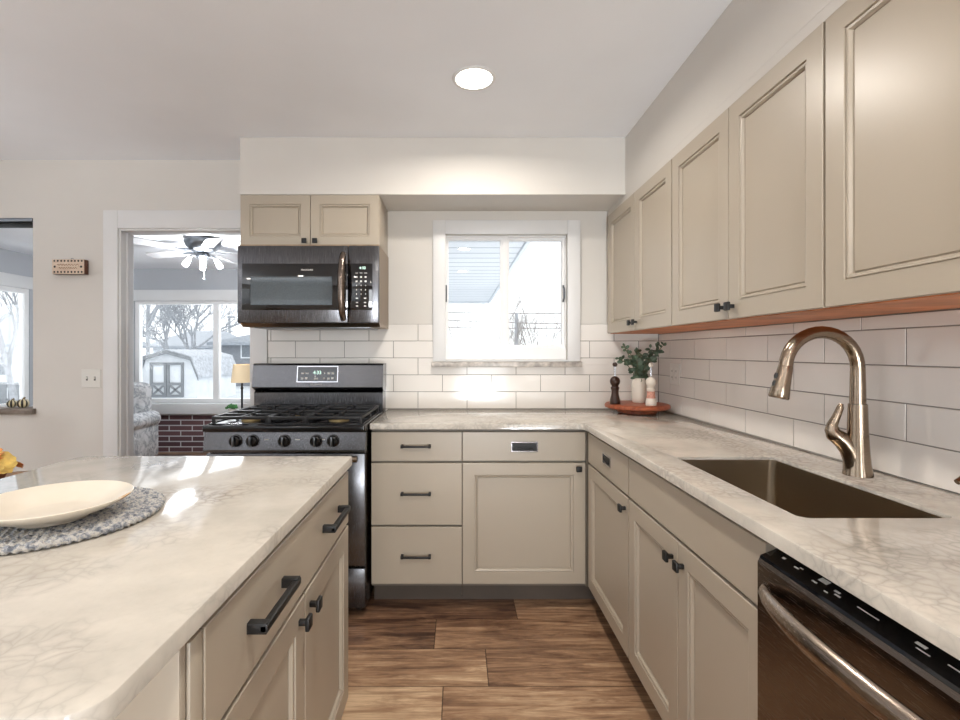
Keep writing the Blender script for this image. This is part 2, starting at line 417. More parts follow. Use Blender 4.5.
# soffits
SY = 2.68; SX = .915; SZ = 2.122; SZR = 2.088
sf = MB(); sf.prism([(-1.192, SY), (SX, SY), (SX, YF + .01), (XR - .001, YF + .01), (XR - .001, YB - .001), (-1.192, YB - .001)], FZ, SZ, ZC - .001); sf.box(SX, XR - .001, YF + .01, YB - .0015, SZR, SZ - .0005)
struct(sf.build('soffit', M['soffit'], smooth=0), 'boxed soffit above the wall cabinets', 'soffit')['kind'] = 'structure'

# tile backsplash (grout sheet and single tiles), children of their walls
def rect_minus(r, h):
    x0, x1, z0, z1 = r; a0, a1, b0, b1 = h
    if x1 <= a0 or x0 >= a1 or z1 <= b0 or z0 >= b1: return [r]
    out = []
    if z0 < b0: out.append((x0, x1, z0, b0))
    if z1 > b1: out.append((x0, x1, b1, z1))
    zz0, zz1 = max(z0, b0), min(z1, b1)
    if x0 < a0: out.append((x0, a0, zz0, zz1))
    if x1 > a1: out.append((a1, x1, zz0, zz1))
    return out
TP = .2995; TR = .1033; TZ = .914; g = .0016
hole = (PX(433, YB) + .01, PX(579.5, YB) - .01, 1.185, 3)
mb = MB(); F_ = FY(YB, -1)
for r in range(-2, 5):
    z0 = TZ + TR * r; z1 = z0 + TR
    x0 = .055 - (TP / 2 if r % 2 else 0) - 6 * TP
    while x0 < XR:
        a, b = max(x0, -1.163), min(x0 + TP, XR - .007); x0 += TP
        if b - a < .01: continue
        for q in rect_minus((a + g, b - g, z0 + g, z1 - g), hole):
            if q[1] - q[0] > .004 and q[3] - q[2] > .004: mb.rings(F_, q[0], q[1], q[2], q[3], [(0, .001), (0, .0065), (.0012, .008)])
mb.build('tile_backsplash', M['tile'], wb, smooth=0)
MB().wall(FY(YB - .0003, -1), -1.163, XR - .001, TZ - 2 * TR, TZ + 5 * TR, .0058, [hole]).build('grout', M['grout'], wb, smooth=0)
mb = MB(); F_ = FX(XR, -1); ZT = 1.3675
for r in range(0, 5):
    z0 = TZ + TR * r; z1 = min(z0 + TR, ZT)
    y0 = 1.787 - (0 if r % 2 == 0 else TP / 2) - 10 * TP
    while y0 < YB:
        a, b = max(y0, .38), min(y0 + TP, YB - .009); y0 += TP
        if b - a > .01 and z1 - z0 > .01: mb.rings(F_, a + g, b - g, z0 + g, z1 - g, [(0, .001), (0, .0065), (.0012, .008)])
mb.build('tile_backsplash', M['tile'], wr, smooth=0)
MB().wall(FX(XR - .0003, -1), .38, YB - .007, TZ, ZT, .0058).build('grout', M['grout'], wr, smooth=0)

# doorway casing and jamb liner
d1 = structroot('door_1', (PX(190, YB), YB, 0), 'white cased doorway into the sunroom', 'doorway')
c0 = PX(105, YB); zt = PZ(211, YB)
def casing(mb, x0, x1, z0, z1): mb.box(x0, x1, YB - .018, YB - .0005, z0, z1, .003)
mb = MB(); casing(mb, c0, DX0 + .006, 0, zt); mb.build('casing', M['white'], d1)
mb = MB(); casing(mb, DX1 - .006, PX(268, YB), 0, zt); mb.build('casing', M['white'], d1)
mb = MB(); casing(mb, DX0 + .007, DX1 - .007, DZ - .006, zt); mb.build('casing', M['white'], d1)
mb = MB(); mb.box(DX0 + .0005, DX0 + .018, YB - .004, YB + WT + .004, 0, DZ - .0005, .002); mb.box(DX0 + .018, DX0 + .03, YB + .04, YB + .075, 0, DZ - .02, .002)
mb.box(DX1 - .018, DX1 - .0005, YB - .004, YB + WT + .004, 0, DZ - .0005, .002); mb.box(DX0 + .018, DX1 - .018, YB - .004, YB + WT + .004, DZ - .018, DZ - .0005, .002)
mb.build('jamb', M['white'], d1)

# pass-through to the sunroom
w2 = structroot('window_2', (PX0 + .5, YB, PZ0), 'open pass-through to the sunroom with dark head rail', 'window')
mb = MB(); mb.box(PX0, PX1, YB - .006, YB + WT, PZ1 - .022, PZ1 - .001, .002); mb.build('head_rail', M['pewter'], w2)
mb = MB(); mb.box(PX0 + .0, PX1 - .0005, YB + .02, YB + WT, PZ1 - .034, PZ1 - .023, .002); mb.build('head_liner', M['black'], w2)
mb = MB(); mb.box(PX0 - .03, PX1 + .02, YB - .03, YB + WT + .01, PZ0 - .03, PZ0 + .004, .004); mb.build('sill', m_wood('weathered_sill', (96, 86, 78), (150, 140, 130)), w2)

# kitchen window
w1 = structroot('window_1', (.3, YB, 1.168), 'white sliding kitchen window above the counter', 'window')
ox0, ox1, oz1, oz0 = PX(433, YB), PX(579.5, YB), PZ(221, YB), PZ(361.5, YB)
mb = MB()
for q in ((ox0, KX0 + .004, oz0, oz1), (KX1 - .004, ox1, oz0, oz1)): mb.box(q[0], q[1], YB - .022, YB - .0085, q[2], q[3], .003)
mb.box(KX0 + .004, KX1 - .004, YB - .022, YB - .0085, KZ1 - .004, oz1, .003)
mb.build('casing', M['white'], w1)
# rebate behind the casing
mb = MB().wall(FY(YB - .008, 1), ox0 + .012, ox1 - .012, oz0 + .0, oz1 - .012, .0075, [(KX0, KX1, KZ0, KZ1)]); mb.build('backing', M['white'], w1, smooth=0)
gx = [PX(448.5, YB + .06), PX(500, YB + .06), PX(509, YB + .06), PX(561.5, YB + .06)]; gz0, gz1 = PZ(345, YB + .06), PZ(241, YB + .06)
mb = MB().wall(FY(YB + .035, 1), KX0 + .001, KX1 - .001, KZ0 + .001, KZ1 - .001, .07, [(gx[0] - .02, gx[1] + .012, gz0 - .02, gz1 + .02), (gx[2] - .012, gx[3] + .018, gz0 - .02, gz1 + .02)])
mb.build('frame', M['vinyl'], w1, smooth=0)
for i in (0, 2):
    yy = YB + .045 + .012 * (i == 2)
    mb = MB().wall(FY(yy, 1), gx[i] - .0195, gx[i + 1] + .0115 if i == 0 else gx[i + 1] + .0175, gz0 - .0195, gz1 + .0195, .028, [(gx[i], gx[i + 1], gz0, gz1)])
    sa = mb.build('sash', M['vinyl'], w1, smooth=0)
    MB().box(gx[i] - .004, gx[i + 1] + .004, yy + .010, yy + .014, gz0 - .004, gz1 + .004).build('pane', M['glass'], sa, smooth=0)
for xx in (446, 564.5):
    mb = MB(); x_ = PX(xx, YB); z0, z1 = PZ(301, YB), PZ(285, YB)
    mb.tube([(x_, YB + .034, z0), (x_, YB + .014, z0 + .02), (x_, YB + .012, (z0 + z1) / 2), (x_, YB + .014, z1 - .02), (x_, YB + .034, z1)], .006, 8)
    mb.build('latch_handle', M['pewter'], w1)
mb = MB(); mb.box(PX(431.5, YB - .03), PX(582, YB - .03), YB - .042, YB - .0085, PZ(367, YB - .03), oz0 - .001, .004); mb.build('sill', M['sill'], w1)

# windows of the dining side and behind the camera (light sources of the room)
def plainwin(name, Ff, u0, u1, v0, v1, n, label):
    mb = MB(); k = .05; ws = (u1 - u0 - k * (n + 1)) / n
    hs = [(u0 + k + i * (ws + k), u0 + k + i * (ws + k) + ws, v0 + k, v1 - k) for i in range(n)]
    mb.wall(Ff, u0 + .001, u1 - .001, v0 + .001, v1 - .001, .06, hs); o = mb.build(name, M['vinyl'], smooth=0); struct(o, label, 'window')
    for h in hs: MB().wall(lambda u, v, d, Ff=Ff: Ff(u, v, d + .02), h[0] - .005, h[1] + .005, h[2] - .005, h[3] + .005, .004).build('pane', M['glass'], o, smooth=0)
    return o
plainwin('window_4', FX(XL - .02, -1), *LWY, 3, 'wide white window at the dining side')
plainwin('window_5', FY(YF - .02, -1), *FWX, 3, 'wide white patio window behind the camera')
plainwin('added_glazed_door', FY(YF - .02, -1), *FWX2, 1, 'unseen glazed door added behind the camera to light the cabinets')  # unseen door put in to let light onto base cabinets and floor

# sunroom shell
WX0, WX1, WZ0, WZ1 = PX(134, YS), -.75, PZ(403, YS), PZ(301, YS)
SBZ = PZ(411, YS)
mb = MB().wall(FY(YS, 1), SXL, SXR, SBZ, ZS, .12, [(WX0, WX1, WZ0, WZ1)]); struct(mb.build('wall_sunroom_back', M['sunwall'], smooth=0))
struct(MB().box(SXL, SXR, YS - .01, YS + .12, 0, SBZ - .001).build('wall_sunroom_brick', M['brick'], smooth=0), 'low dark red brick wall below the sunroom window', 'wall')
LW = (3.5, 5.26, .68, 1.93)
struct(MB().wall(FX(SXL, -1), YB + WT + .001, YS, 0, ZS, .1, [LW]).build('wall_sunroom_left', M['sunwall'], smooth=0))
struct(MB().wall(FX(SXR, 1), YB + WT + .001, YS, 0, ZS, .1).build('wall_sunroom_right', M['sunwall'], smooth=0))
w3 = structroot('window_3', (-3, YS, WZ0), 'wide white sunroom window above the brick wall', 'window')
MX = PX(215, YS)
wins = [(WX0 + .05, MX - .035), (MX + .035, -1.94), (-1.87, WX1 - .05)]  # rightmost pane is unseen, added to light the doorway jamb
mb = MB().wall(FY(YS + .02, 1), WX0 + .001, WX1 - .001, WZ0 + .001, WZ1 - .001, .07, [(a, b, WZ0 + .05, WZ1 - .04) for a, b in wins]); mb.build('frame', M['vinyl'], w3, smooth=0)
for a, b in wins: MB().box(a - .004, b + .004, YS + .05, YS + .055, WZ0 + .046, WZ1 - .036).build('pane', M['glass'], w3, smooth=0)
mb = MB(); mb.box(SXL + .001, SXR - .001, YS - .03, YS - .0005, WZ1, PZ(290, YS), .003); mb.build('header_trim', M['white'], w3)
mb = MB(); mb.box(SXL + .001, SXR - .001, YS - .09, YS - .0105, SBZ - .03, WZ0 + .0, .006); mb.build('sill', M['white'], w3)
mb = MB(); mb.box(SXL + .0005, SXL + .025, YB + WT + .01, YS - .1, LW[3], LW[3] + .13, .003); mb.box(SXL + .0005, SXL + .06, YB + WT + .01, YS - .1, LW[2] - .06, LW[2], .003)
struct(mb.build('trim_1', M['white']), 'white boards above and below the sunroom side window', 'trim')
plainwin('window_7', FX(SXL - .005, -1), *LW, 2, 'white side window of the sunroom seen through the pass-through')

# ------------------------------------------------------------------ cabinet making
def door_prof(t=.02, st=.058, panel=True):
    if not panel: return [(0, 0), (0, t - .0015), (.0015, t)]
    return [(0, 0), (0, t - .0015), (.0015, t), (st, t), (st + .001, t - .006), (st + .0035, t - .006), (st + .0045, t - .003), (st + .010, t - .004), (st + .0135, t - .010), (st + .0145, t - .014), (st + .017, t - .014), (st + .0185, t - .011)]
def front(name, Ff, u0, u1, v0, v1, parent, panel=True, st=.058):
    return MB().rings(Ff, u0, u1, v0, v1, door_prof(.02, st, panel)).build(name, M['cab'], parent, smooth=0)
def box_uvd(mb, Ff, u0, u1, v0, v1, d0, d1, bev=0):
    a = Ff(u0, v0, d0); b = Ff(u1, v1, d1); mb.box(a.x, b.x, a.y, b.y, a.z, b.z, bev)
def knob(Ff, u, v, parent, d=.02, s=.014):
    mb = MB(); box_uvd(mb, Ff, u - .006, u + .006, v - .006, v + .006, d - .001, d + .018, .001); box_uvd(mb, Ff, u - s, u + s, v - s, v + s, d + .017, d + .027, .003)
    return mb.build('knob', M['black'], parent)
def pull(Ff, u, v, parent, L=.135, d=.02, w=.009, out=.03):
    mb = MB()
    for s in (-1, 1): box_uvd(mb, Ff, u + s * L / 2 - w * .7, u + s * L / 2 + w * .7, v - w * .8, v + w * .8, d - .001, d + out, .0015)
    box_uvd(mb, Ff, u - L / 2 - w * .7, u + L / 2 + w * .7, v - w * .55, v + w * .55, d + out - w, d + out + .002, .002)
    return mb.build('pull_handle', M['black'], parent)
def cup(Ff, u, v, parent, w=.068, h=.024, d=.02):
    mb = MB(); mb.wall(lambda a, b, e: Ff(a, b, e), u - w, u + w, v - h, v + h, 0, []) if 0 else mb.rings(Ff, u - w + .005, u + w - .005, v - h + .005, v + h - .005, [(0, d - .001), (0, d + .001)])
    box_uvd(mb, Ff, u - w * .62, u + w * .62, v - .012, v - .004, d + .001, d + .009, .002)
    fr = MB().wall(lambda a, b, e: Ff(a, b, d - .001 + e), u - w, u + w, v - h, v + h, .0045, [(u - w + .0052, u + w - .0052, v - h + .0052, v + h - .0052)])
    fr.build('pull_frame', M['chrome'], parent, smooth=0)
    return mb.build('recessed_pull', M['black'], parent)

ZD0, ZD1 = .122, .868; ZM0, ZM1 = .716, .726
YF_ = 2.425; FB = FY(YF_, -1)          # fronts of the back run stand on this plane
XF = .652; FRt = FX(XF, -1)            # fronts of the right run
# drawer base beside the range
c = thing('drawer_cabinet', 'taupe three-drawer base cabinet beside the range', 'cabinet', (-.2, 2.7, 0))
mb = MB(); mb.box(-.427, .0195, YF_, YB - .02, .105, .884); mb.build('body', M['cabdark'], c)
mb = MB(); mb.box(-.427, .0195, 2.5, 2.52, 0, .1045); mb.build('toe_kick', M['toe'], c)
for (a, b) in ((PZ(461, 2.405), ZD1), (PZ(525, 2.405), PZ(463.2, 2.405)), (ZD0, PZ(527, 2.405))):
    dr = front('drawer', FB, -.4255, .0185, a, b, c, False); pull(FB, PX(416, 2.4), (a + b) / 2 + (.003 if b - a < .2 else (.005 if b > .6 else 0)), dr)
# corner base: drawer over a door
c = thing('corner_cabinet', 'taupe base cabinet in the corner with one framed door under a drawer', 'cabinet', (.6, 2.7, 0))
mb = MB(); mb.box(.021, XR - .01, YF_, YB - .02, .105, .884); mb.box(.630, XF, YF_ - .012, YF_ - .0005, .105, .884); mb.build('body', M['cabdark'], c)
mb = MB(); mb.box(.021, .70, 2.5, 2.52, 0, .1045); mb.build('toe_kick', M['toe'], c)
dr = front('drawer', FB, .0225, .626, ZM1, ZD1, c, False); cup(FB, PX(524.5, 2.4), PZ(447, 2.4), dr, .066, .025)
do = front('door', FB, .0225, .626, ZD0, ZM0, c); knob(FB, .590, PZ(469, 2.39), do)
# narrow base on the sink run
c = thing('base_cabinet', 'narrow taupe base cabinet between the corner and the sink cabinet', 'cabinet', (.95, 2.1, 0))
mb = MB(); mb.box(XF, XR - .01, 1.815, YF_ - .001, .105, .884); mb.build('body', M['cabdark'], c)
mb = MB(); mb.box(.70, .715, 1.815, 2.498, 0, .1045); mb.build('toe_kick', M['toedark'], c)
dr = front('drawer', FRt, 1.821, 2.378, ZM1, ZD1, c, False); cup(FRt, PX(1, 1) * 0 + 2.08, .802, dr, .055, .022)
do = front('door', FRt, 1.821, 2.378, ZD0, ZM0, c); knob(FRt, 1.85, .672, do)
# sink base
c = thing('sink_cabinet', 'taupe double-door base cabinet under the sink', 'cabinet', (.95, 1.42, 0))
mb = MB()
mb.box(XF, XF + .018, 1.004, 1.814, .105, .884); mb.box(XF + .018, XR - .01, 1.004, 1.022, .105, .884); mb.box(XF + .018, XR - .01, 1.796, 1.814, .105, .884); mb.box(XF + .018, XR - .01, 1.022, 1.796, .105, .123)
mb.build('body', M['cabdark'], c)
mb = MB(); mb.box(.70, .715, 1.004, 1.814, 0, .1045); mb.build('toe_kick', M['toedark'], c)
front('false_front', FRt, 1.007, 1.812, ZM1, ZD1, c, False)
do = front('door', FRt, 1.411, 1.812, ZD0, ZM0, c); knob(FRt, 1.443, .66, do)
do = front('door', FRt, 1.007, 1.407, ZD0, ZM0, c); knob(FRt, 1.375, .66, do)
# wall cabinets on the right
FU = FX(.925, -1); UZ0, UZ1 = 1.372, 2.081
def wallcab(label, y0, y1, ym, x0=.925):
    c = thing('wall_cabinet', label, 'cabinet', (1.08, (y0 + y1) / 2, 1.369), 'wall cabinets over the sink run')
    mb = MB(); mb.box(.925, XR - .0005, y0 + .001, y1 - .001, 1.3795, SZR - .001); mb.build('body', M['cabdark'], c)
    mb = MB(); mb.box(.922, XR - .009, y0 + .001, y1 - .001, 1.369, 1.379); mb.build('bottom_panel', M['wood_under'], c)
    d = front('door', FU, ym + .0015, y1 - .003, UZ0, UZ1, c); knob(FU, ym + .030, 1.412, d)
    d = front('door', FU, y0 + .003, ym - .0015, UZ0, UZ1, c); knob(FU, ym - .030, 1.412, d)
    return c
wc = wallcab('taupe wall cabinet nearest the back wall, above the wooden board', 2.077, 2.965, 2.512)
mb = MB(); mb.box(.93, XR - .009, 2.9655, YB - .009, 1.372, SZR - .001); mb.build('filler', M['cab'], wc)
wallcab('middle taupe wall cabinet right of the plant, two tall doors', 1.213, 2.075, 1.640)
wallcab('taupe wall cabinet nearest the camera, above the faucet', .37, 1.211, .79)
# cabinet over the microwave
XM0, XM1 = -1.19, -.43; FM = FY(2.695, -1)
c = thing('overhead_cabinet', 'small taupe two-door cabinet above the microwave', 'cabinet', (-.81, 2.85, 1.84))
mb = MB(); mb.box(XM0, XM1, 2.695, YB - .0005, 1.838, SZ - .001, .001); mb.build('body', M['cab'], c)
xm = PX(310.3, 2.675)
d = front('door', FM, XM0 + .002, xm - .0015, 1.84, SZ - .004, c, st=.05); knob(FM, xm - .028, 1.864, d, s=.0135)
d = front('door', FM, xm + .0015, XM1 - .002, 1.84, SZ - .004, c, st=.05); knob(FM, xm + .03, 1.864, d, s=.0135)

# ------------------------------------------------------------------ counter, sink, faucet
XE = .612; YE = 2.375; CT0, CT1 = .886, .914
outer = roundpoly([(-.428, YE, .004), (XE, YE, .03), (XE, .40, .004), (XR - .0085, .40, 0), (XR - .0085, YB - .0085, 0), (-.428, YB - .0085, 0)], 6)
SK = (.722, 1.048, 1.03, 1.625)
sk = roundpoly([(SK[0], SK[2], .02), (SK[1], SK[2], .02), (SK[1], SK[3], .02), (SK[0], SK[3], .02)], 5)
mb = MB().prism(outer, FZ, CT0, CT1, [sk], .004)
tag(mb.build('countertop', M['quartz']), 'cream quartz countertop running around the corner to the sink', 'countertop')
mb = MB()
def rr(i, r): i += .002; return roundpoly([(SK[0] - i, SK[2] - i, r), (SK[1] + i, SK[2] - i, r), (SK[1] + i, SK[3] + i, r), (SK[0] - i, SK[3] + i, r)], 5)
lv = [(rr(-.003, .018), .9045), (rr(-.0045, .018), .9045), (rr(-.005, .02), .88), (rr(-.006, .03), .72), (rr(-.012, .035), .7), (rr(-.03, .04), .692)]
lo = [(rr(-.003, .018), .9045), (rr(-.003, .018), .886), (rr(.0, .03), .7), (rr(-.03, .04), .686)]
def loft(mb, levels, cap=True):
    R = [[mb.bm.verts.new((x, y, z)) for x, y in l] for l, z in levels]
    for A, B in zip(R, R[1:]):
        n = len(A)
        for k in range(n): mb.bm.faces.new((A[k], A[(k + 1) % n], B[(k + 1) % n], B[k]))
    if cap: mb.bm.faces.new(R[-1])
    return R
A = loft(mb, lv); B = loft(mb, lo)
n = len(A[0])
for k in range(n): mb.bm.faces.new((A[0][k], A[0][(k + 1) % n], B[0][(k + 1) % n], B[0][k]))
s = mb.build('sink', M['steel']); tag(s, 'undermount stainless steel sink bowl set in the countertop', 'sink')
mb = MB().lathe([(0, .6915), (.04, .6915), (.045, .694), (.036, .695), (.034, .6935), (0, .6932)], (.92, 1.33, 0), 24); mb.build('drain', M['chrome'], s)

FXc, FYc = 1.13, 1.385
f = thing('faucet', 'brushed nickel gooseneck faucet with pull-down spray head behind the sink', 'faucet', (FXc, FYc, .914))
mb = MB(); mb.lathe([(0, 0), (.036, 0), (.0355, .004), (.031, .03), (.0275, .07), (.025, .115), (.0235, .165), (.0225, .20), (0, .20)], (FXc, FYc, .914), 28); mb.build('base', M['nickel'], f)
# side branch and lever
mb = MB(); dx = Vector((-.93, .37, 0)).normalized(); b0 = Vector((FXc, FYc, .914))
pts = [b0 + dx * .003 + Vector((0, 0, .001)), b0 + dx * .008 + Vector((0, 0, .042)), b0 + dx * .018 + Vector((0, 0, .07)), b0 + dx * .033 + Vector((0, 0, .092)), b0 + dx * .045 + Vector((0, 0, .104))]
mb.tube(pts, [.031, .027, .025, .0235, .0225], 18); mb.build('valve_body', M['nickel'], f)
mb = MB(); e = pts[-1]
mb.tube([e + dx * .001, e + dx * .010 + Vector((0, 0, .008)), e + dx * .015 + Vector((0, 0, .020)), e + dx * .014 + Vector((0, 0, .036)), e + dx * .005 + Vector((0, 0, .058)), e - dx * .004 + Vector((0, 0, .084)), e - dx * .007 + Vector((0, 0, .096))],
        [.0223, .0215, .018, .0135, .0105, .009, .005], 16); mb.build('lever', M['nickel'], f)
# spout
R = .102; zc = .914 + .20; top0 = 1.2155
pts = [(FXc, FYc, zc - .005), (FXc, FYc, zc + .06), (FXc, FYc, top0)]
for k in range(1, 19):
    a = PI * k / 18 * .985; pts.append((FXc - R + R * math.cos(a), FYc, top0 + R * math.sin(a)))
mb = MB().tube(pts, [.0195, .0185] + [.0175] * (len(pts) - 2), 20); sp = mb.build('spout', M['nickel'], f)
mb = MB().lathe([(0, 0), (.021, 0), (.021, .002), (0, .002)], (FXc, FYc, zc - .001), 28); mb.build('ring', M['black'], f)
pe = Vector(pts[-1]); dd = (Vector(pts[-1]) - Vector(pts[-2])).normalized(); dd = Vector((dd.x - .09, 0, dd.z)).normalized()
mb = MB().tube([pe - dd * .002, pe + dd * .008, pe + dd * .02, pe + dd * .055, pe + dd * .088, pe + dd * .092], [.0178, .0195, .0198, .0225, .0262, .024], 22); sh = mb.build('spray_head', M['nickel'], f)
mb = MB(); side = Vector((-dd.z * -1, 0, dd.x * -1)); side = Vector((-1, 0, .1)).normalized()
for q in (.028, .05): 
    p = pe + dd * q + side * .021; mb.tube([p - dd * .008, p, p + dd * .008], [.004, .006, .004], 8)
mb.build('spray_button', M['black'], sh)
# soap dispenser just at the frame edge
SXd, SYd = 1.135, 1.05
f = thing('soap_dispenser', 'small nickel soap dispenser with a short spout, near the sink\'s camera-side end', 'soap dispenser', (SXd, SYd, .914))
mb = MB().lathe([(0, 0), (.022, 0), (.021, .006), (.014, .012), (.012, .05), (0, .05)], (SXd, SYd, .914), 20); mb.build('base', M['nickel'], f)
mb = MB().tube([(SXd, SYd, .96), (SXd, SYd, .985), (SXd - .012, SYd, .998), (SXd - .04, SYd, .996), (SXd - .066, SYd, .983)], [.012, .012, .011, .009, .006], 12); mb.build('spout', M['nickel'], f)

# ------------------------------------------------------------------ dishwasher
d = thing('dishwasher', 'dark stainless dishwasher with a bowed bar handle under the counter', 'dishwasher', (.93, .725, 0))
Y0, Y1 = .405, 1.001; xf = .612
mb = MB(); mb.box(.70, XR - .01, Y0, Y1, .1, .88); mb.build('body', M['blackplastic'], d)
mb = MB(); mb.box(.72, .735, Y0, Y1, .0, .099); mb.build('toe_kick', M['blackplastic'], d)
prof = [(.698, .12), (xf + .004, .12), (xf, .126), (xf, .834), (xf + .004, .842), (.698, .842)]
mb = MB(); mb.prism(prof, lambda u, v, w: Vector((u, w, v)), Y0, Y1); dd_ = mb.build('door', M['bss_dark'], d, smooth=25)
mb = MB(); mb.prism([(xf + .004, .8425), (.698, .8425), (.698, .868), (xf + .04, .861), (xf + .006, .848)], lambda u, v, w: Vector((u, w, v)), Y0, Y1); cp = mb.build('control_strip', M['blkglass'], d, smooth=0)
# printed legends on the strip
mb = MB(); nrm = Vector((-.013, 0, .034)).normalized(); tv = Vector((.034, 0, .013)).normalized(); o0 = Vector((xf + .006, 0, .848))
def leg(y, t, ly, lt):
    mb = MB()
    p = [o0 + Vector((0, y - .023 + a * ly, 0)) + tv * (t * .8 + b * lt * .8) + nrm * .0004 for a, b in ((-1, -1), (1, -1), (1, 1), (-1, 1))]
    q = [v + nrm * .0004 for v in p]; V = [mb.bm.verts.new(v) for v in p + q]
    for ids in ((0, 1, 2, 3), (4, 5, 6, 7), (0, 1, 5, 4), (1, 2, 6, 5), (2, 3, 7, 6), (3, 0, 4, 7)): mb.bm.faces.new([V[i] for i in ids])
    mb.build('key_print', M['icon'], cp, smooth=0)
for y, t, ly, lt in ((.985, .03, .004, .003), (.945, .026, .006, .002), (.938, .032, .004, .0015), (.885, .036, .010, .006), (.893, .02, .006, .002), (.86, .014, .004, .0015), (.85, .03, .006, .0025), (.842, .022, .006, .002), (.785, .026, .02, .0012),
                    (.70, .03, .008, .003), (.69, .02, .01, .0012), (.63, .026, .03, .0012), (.56, .03, .01, .003), (.54, .02, .01, .0012), (.5, .026, .01, .003)): leg(y, t, ly, lt)
pts = []; 
for k in range(25):
    u = k / 24; y = Y1 - .022 - u * (Y1 - Y0 - .044); b = math.sin(PI * u) ** .55
    pts.append((xf + .006 - .062 * b, y, .792 + .006 * math.sin(PI * u)))
mb = MB().tube(pts, [.008 + .006 * math.sin(PI * k / 24) ** .5 for k in range(25)], 14, sy=1.5, up=(0, 0, 1)); mb.build('handle', m_brushed('handle_stainless', (158, 144, 132), .24, (60, 2, 60), .04), d)

# ------------------------------------------------------------------ range
RX0, RX1 = -1.199, -.437; RC = (RX0 + RX1) / 2
r = thing('range', 'black stainless gas range with five knobs and a raised back panel', 'range', (RC, 2.6, 0))
mb = MB(); mb.box(RX0 + .004, RX1 - .004, 2.36, 2.965, .03, .884)
for x in (RX0 + .05, RX1 - .05):
    for y in (2.42, 2.9): mb.cyl((x, y, 0), (x, y, .031), .018)
mb.build('body', M['bss_dark'], r)
mb = MB(); mb.box(RX0 + .004, RX1 - .004, 2.325, 2.359, .045, .232, .004); mb.build('drawer', M['bss'], r)
mb = MB(); mb.box(RX0 + .004, RX1 - .004, 2.325, 2.359, .244, .778, .004); od = mb.build('oven_door', M['bss'], r)
mb = MB(); mb.box(RX0 + .11, RX1 - .11, 2.3225, 2.3255, .34, .64, .001); mb.build('oven_window', M['blkglass'], od)
mb = MB(); mb.tube([(RX0 + .03, 2.268, .763), (RX1 - .03, 2.268, .763)], .014, 16)
for x in (RX0 + .09, RX1 - .09): mb.cyl((x, 2.268, .763), (x, 2.327, .763), .009)
mb.build('handle', M['nickel'], od)
mb = MB(); mb.prism([(2.359, .79), (2.303, .79), (2.303, .80), (2.318, .882), (2.359, .882)], lambda u, v, w: Vector((w, u, v)), RX0, RX1); cpn = mb.build('control_panel', M['bss'], r, smooth=0)
for xk in (240.5, 258, 289, 314): mb = MB(); mb.box(PX(xk, 2.307) + .028, PX(xk, 2.307) + .05, 2.3085, 2.312, .846, .850); mb.build('knob_print', M['icon'], cpn)
for xk in (234, 251, 283, 315, 332):
    x = PX(xk, 2.29); z = PZ(441.5, 2.29)
    mb = MB(); mb.tube([(x, 2.318, z), (x, 2.306, z), (x, 2.304, z), (x, 2.287, z), (x, 2.283, z)], [.029, .029, .025, .024, .020], 24)
    kb = mb.build('knob', M['blackplastic'], r)
    mb = MB(); mb.box(x - .005, x + .005, 2.272, 2.284, z - .023, z + .023, .003); mb.build('knob_grip', M['pewter'], kb)
# cooktop
mb = MB(); mb.box(RX0 - .001, RX1 + .001, 2.294, 2.862, .8845, .9165, .008, 3); ct = mb.build('cooktop', M['enamel'], r)
mb = MB(); mb.box(RX0 + .012, RX0 + .02, 2.33, 2.85, .916, .921, .002); mb.box(RX1 - .02, RX1 - .012, 2.33, 2.85, .916, .921, .002); mb.box(RX0 + .02, RX1 - .02, 2.325, 2.333, .916, .921, .002); mb.build('rim', M['enamel'], ct)
BUR = [(RX0 + .16, 2.46, .045), (RX0 + .16, 2.74, .036), (RX1 - .16, 2.46, .05), (RX1 - .16, 2.74, .04), (RC, 2.6, .045)]
for x, y, q in BUR:
    mb = MB().lathe([(0, 0), (q, 0), (q, .010), (q * .92, .012), (0, .012)], (x, y, .9166), 24); bu = mb.build('burner', plain('brass_burner', (188, 165, 120), .35, .8) if (x, y) == BUR[0][:2] else bpy.data.materials['brass_burner'], r)
    mb = MB().lathe([(0, .012), (q * .86, .012), (q * .86, .018), (q * .75, .021), (0, .022)], (x, y, .9168), 24); mb.build('burner_cap', M['iron'], bu)
def grate(x0, x1, y0, y1, burners):
    mb = MB(); z0, z1 = .938, .953; w = .007
    def bar(xa, ya, xb, yb):
        if abs(xa - xb) < 1e-4: mb.box(xa - w, xa + w, min(ya, yb), max(ya, yb), z0, z1, .002)
        else: mb.box(min(xa, xb), max(xa, xb), ya - w, ya + w, z0, z1, .002)
    bar(x0, y0, x0, y1); bar(x1, y0, x1, y1); bar(x0, y0, x1, y0); bar(x0, y1, x1, y1); bar(x0, (y0 + y1) / 2, x1, (y0 + y1) / 2)
    for bx, by in burners:
        bar(bx, y0 if by < (y0 + y1) / 2 else (y0 + y1) / 2, bx, by - .025); bar(bx, by + .025, bx, (y0 + y1) / 2 if by < (y0 + y1) / 2 else y1)
        bar(x0, by, bx - .025, by); bar(bx + .025, by, x1, by)
    for x in (x0, x1):
        for y in (y0, (y0 + y1) / 2, y1): mb.box(x - w, x + w, y - w, y + w, .9168, z1 - .001, .002)
    return mb.build('grate', M['iron'], r)
gy0, gy1 = 2.345, 2.835
grate(RX0 + .03, RX0 + .285, gy0, gy1, [BUR[0][:2], BUR[1][:2]])
grate(RX0 + .30, RX1 - .30, gy0, gy1, [(RC, 2.47), (RC, 2.72)])
grate(RX1 - .285, RX1 - .03, gy0, gy1, [BUR[2][:2], BUR[3][:2]])
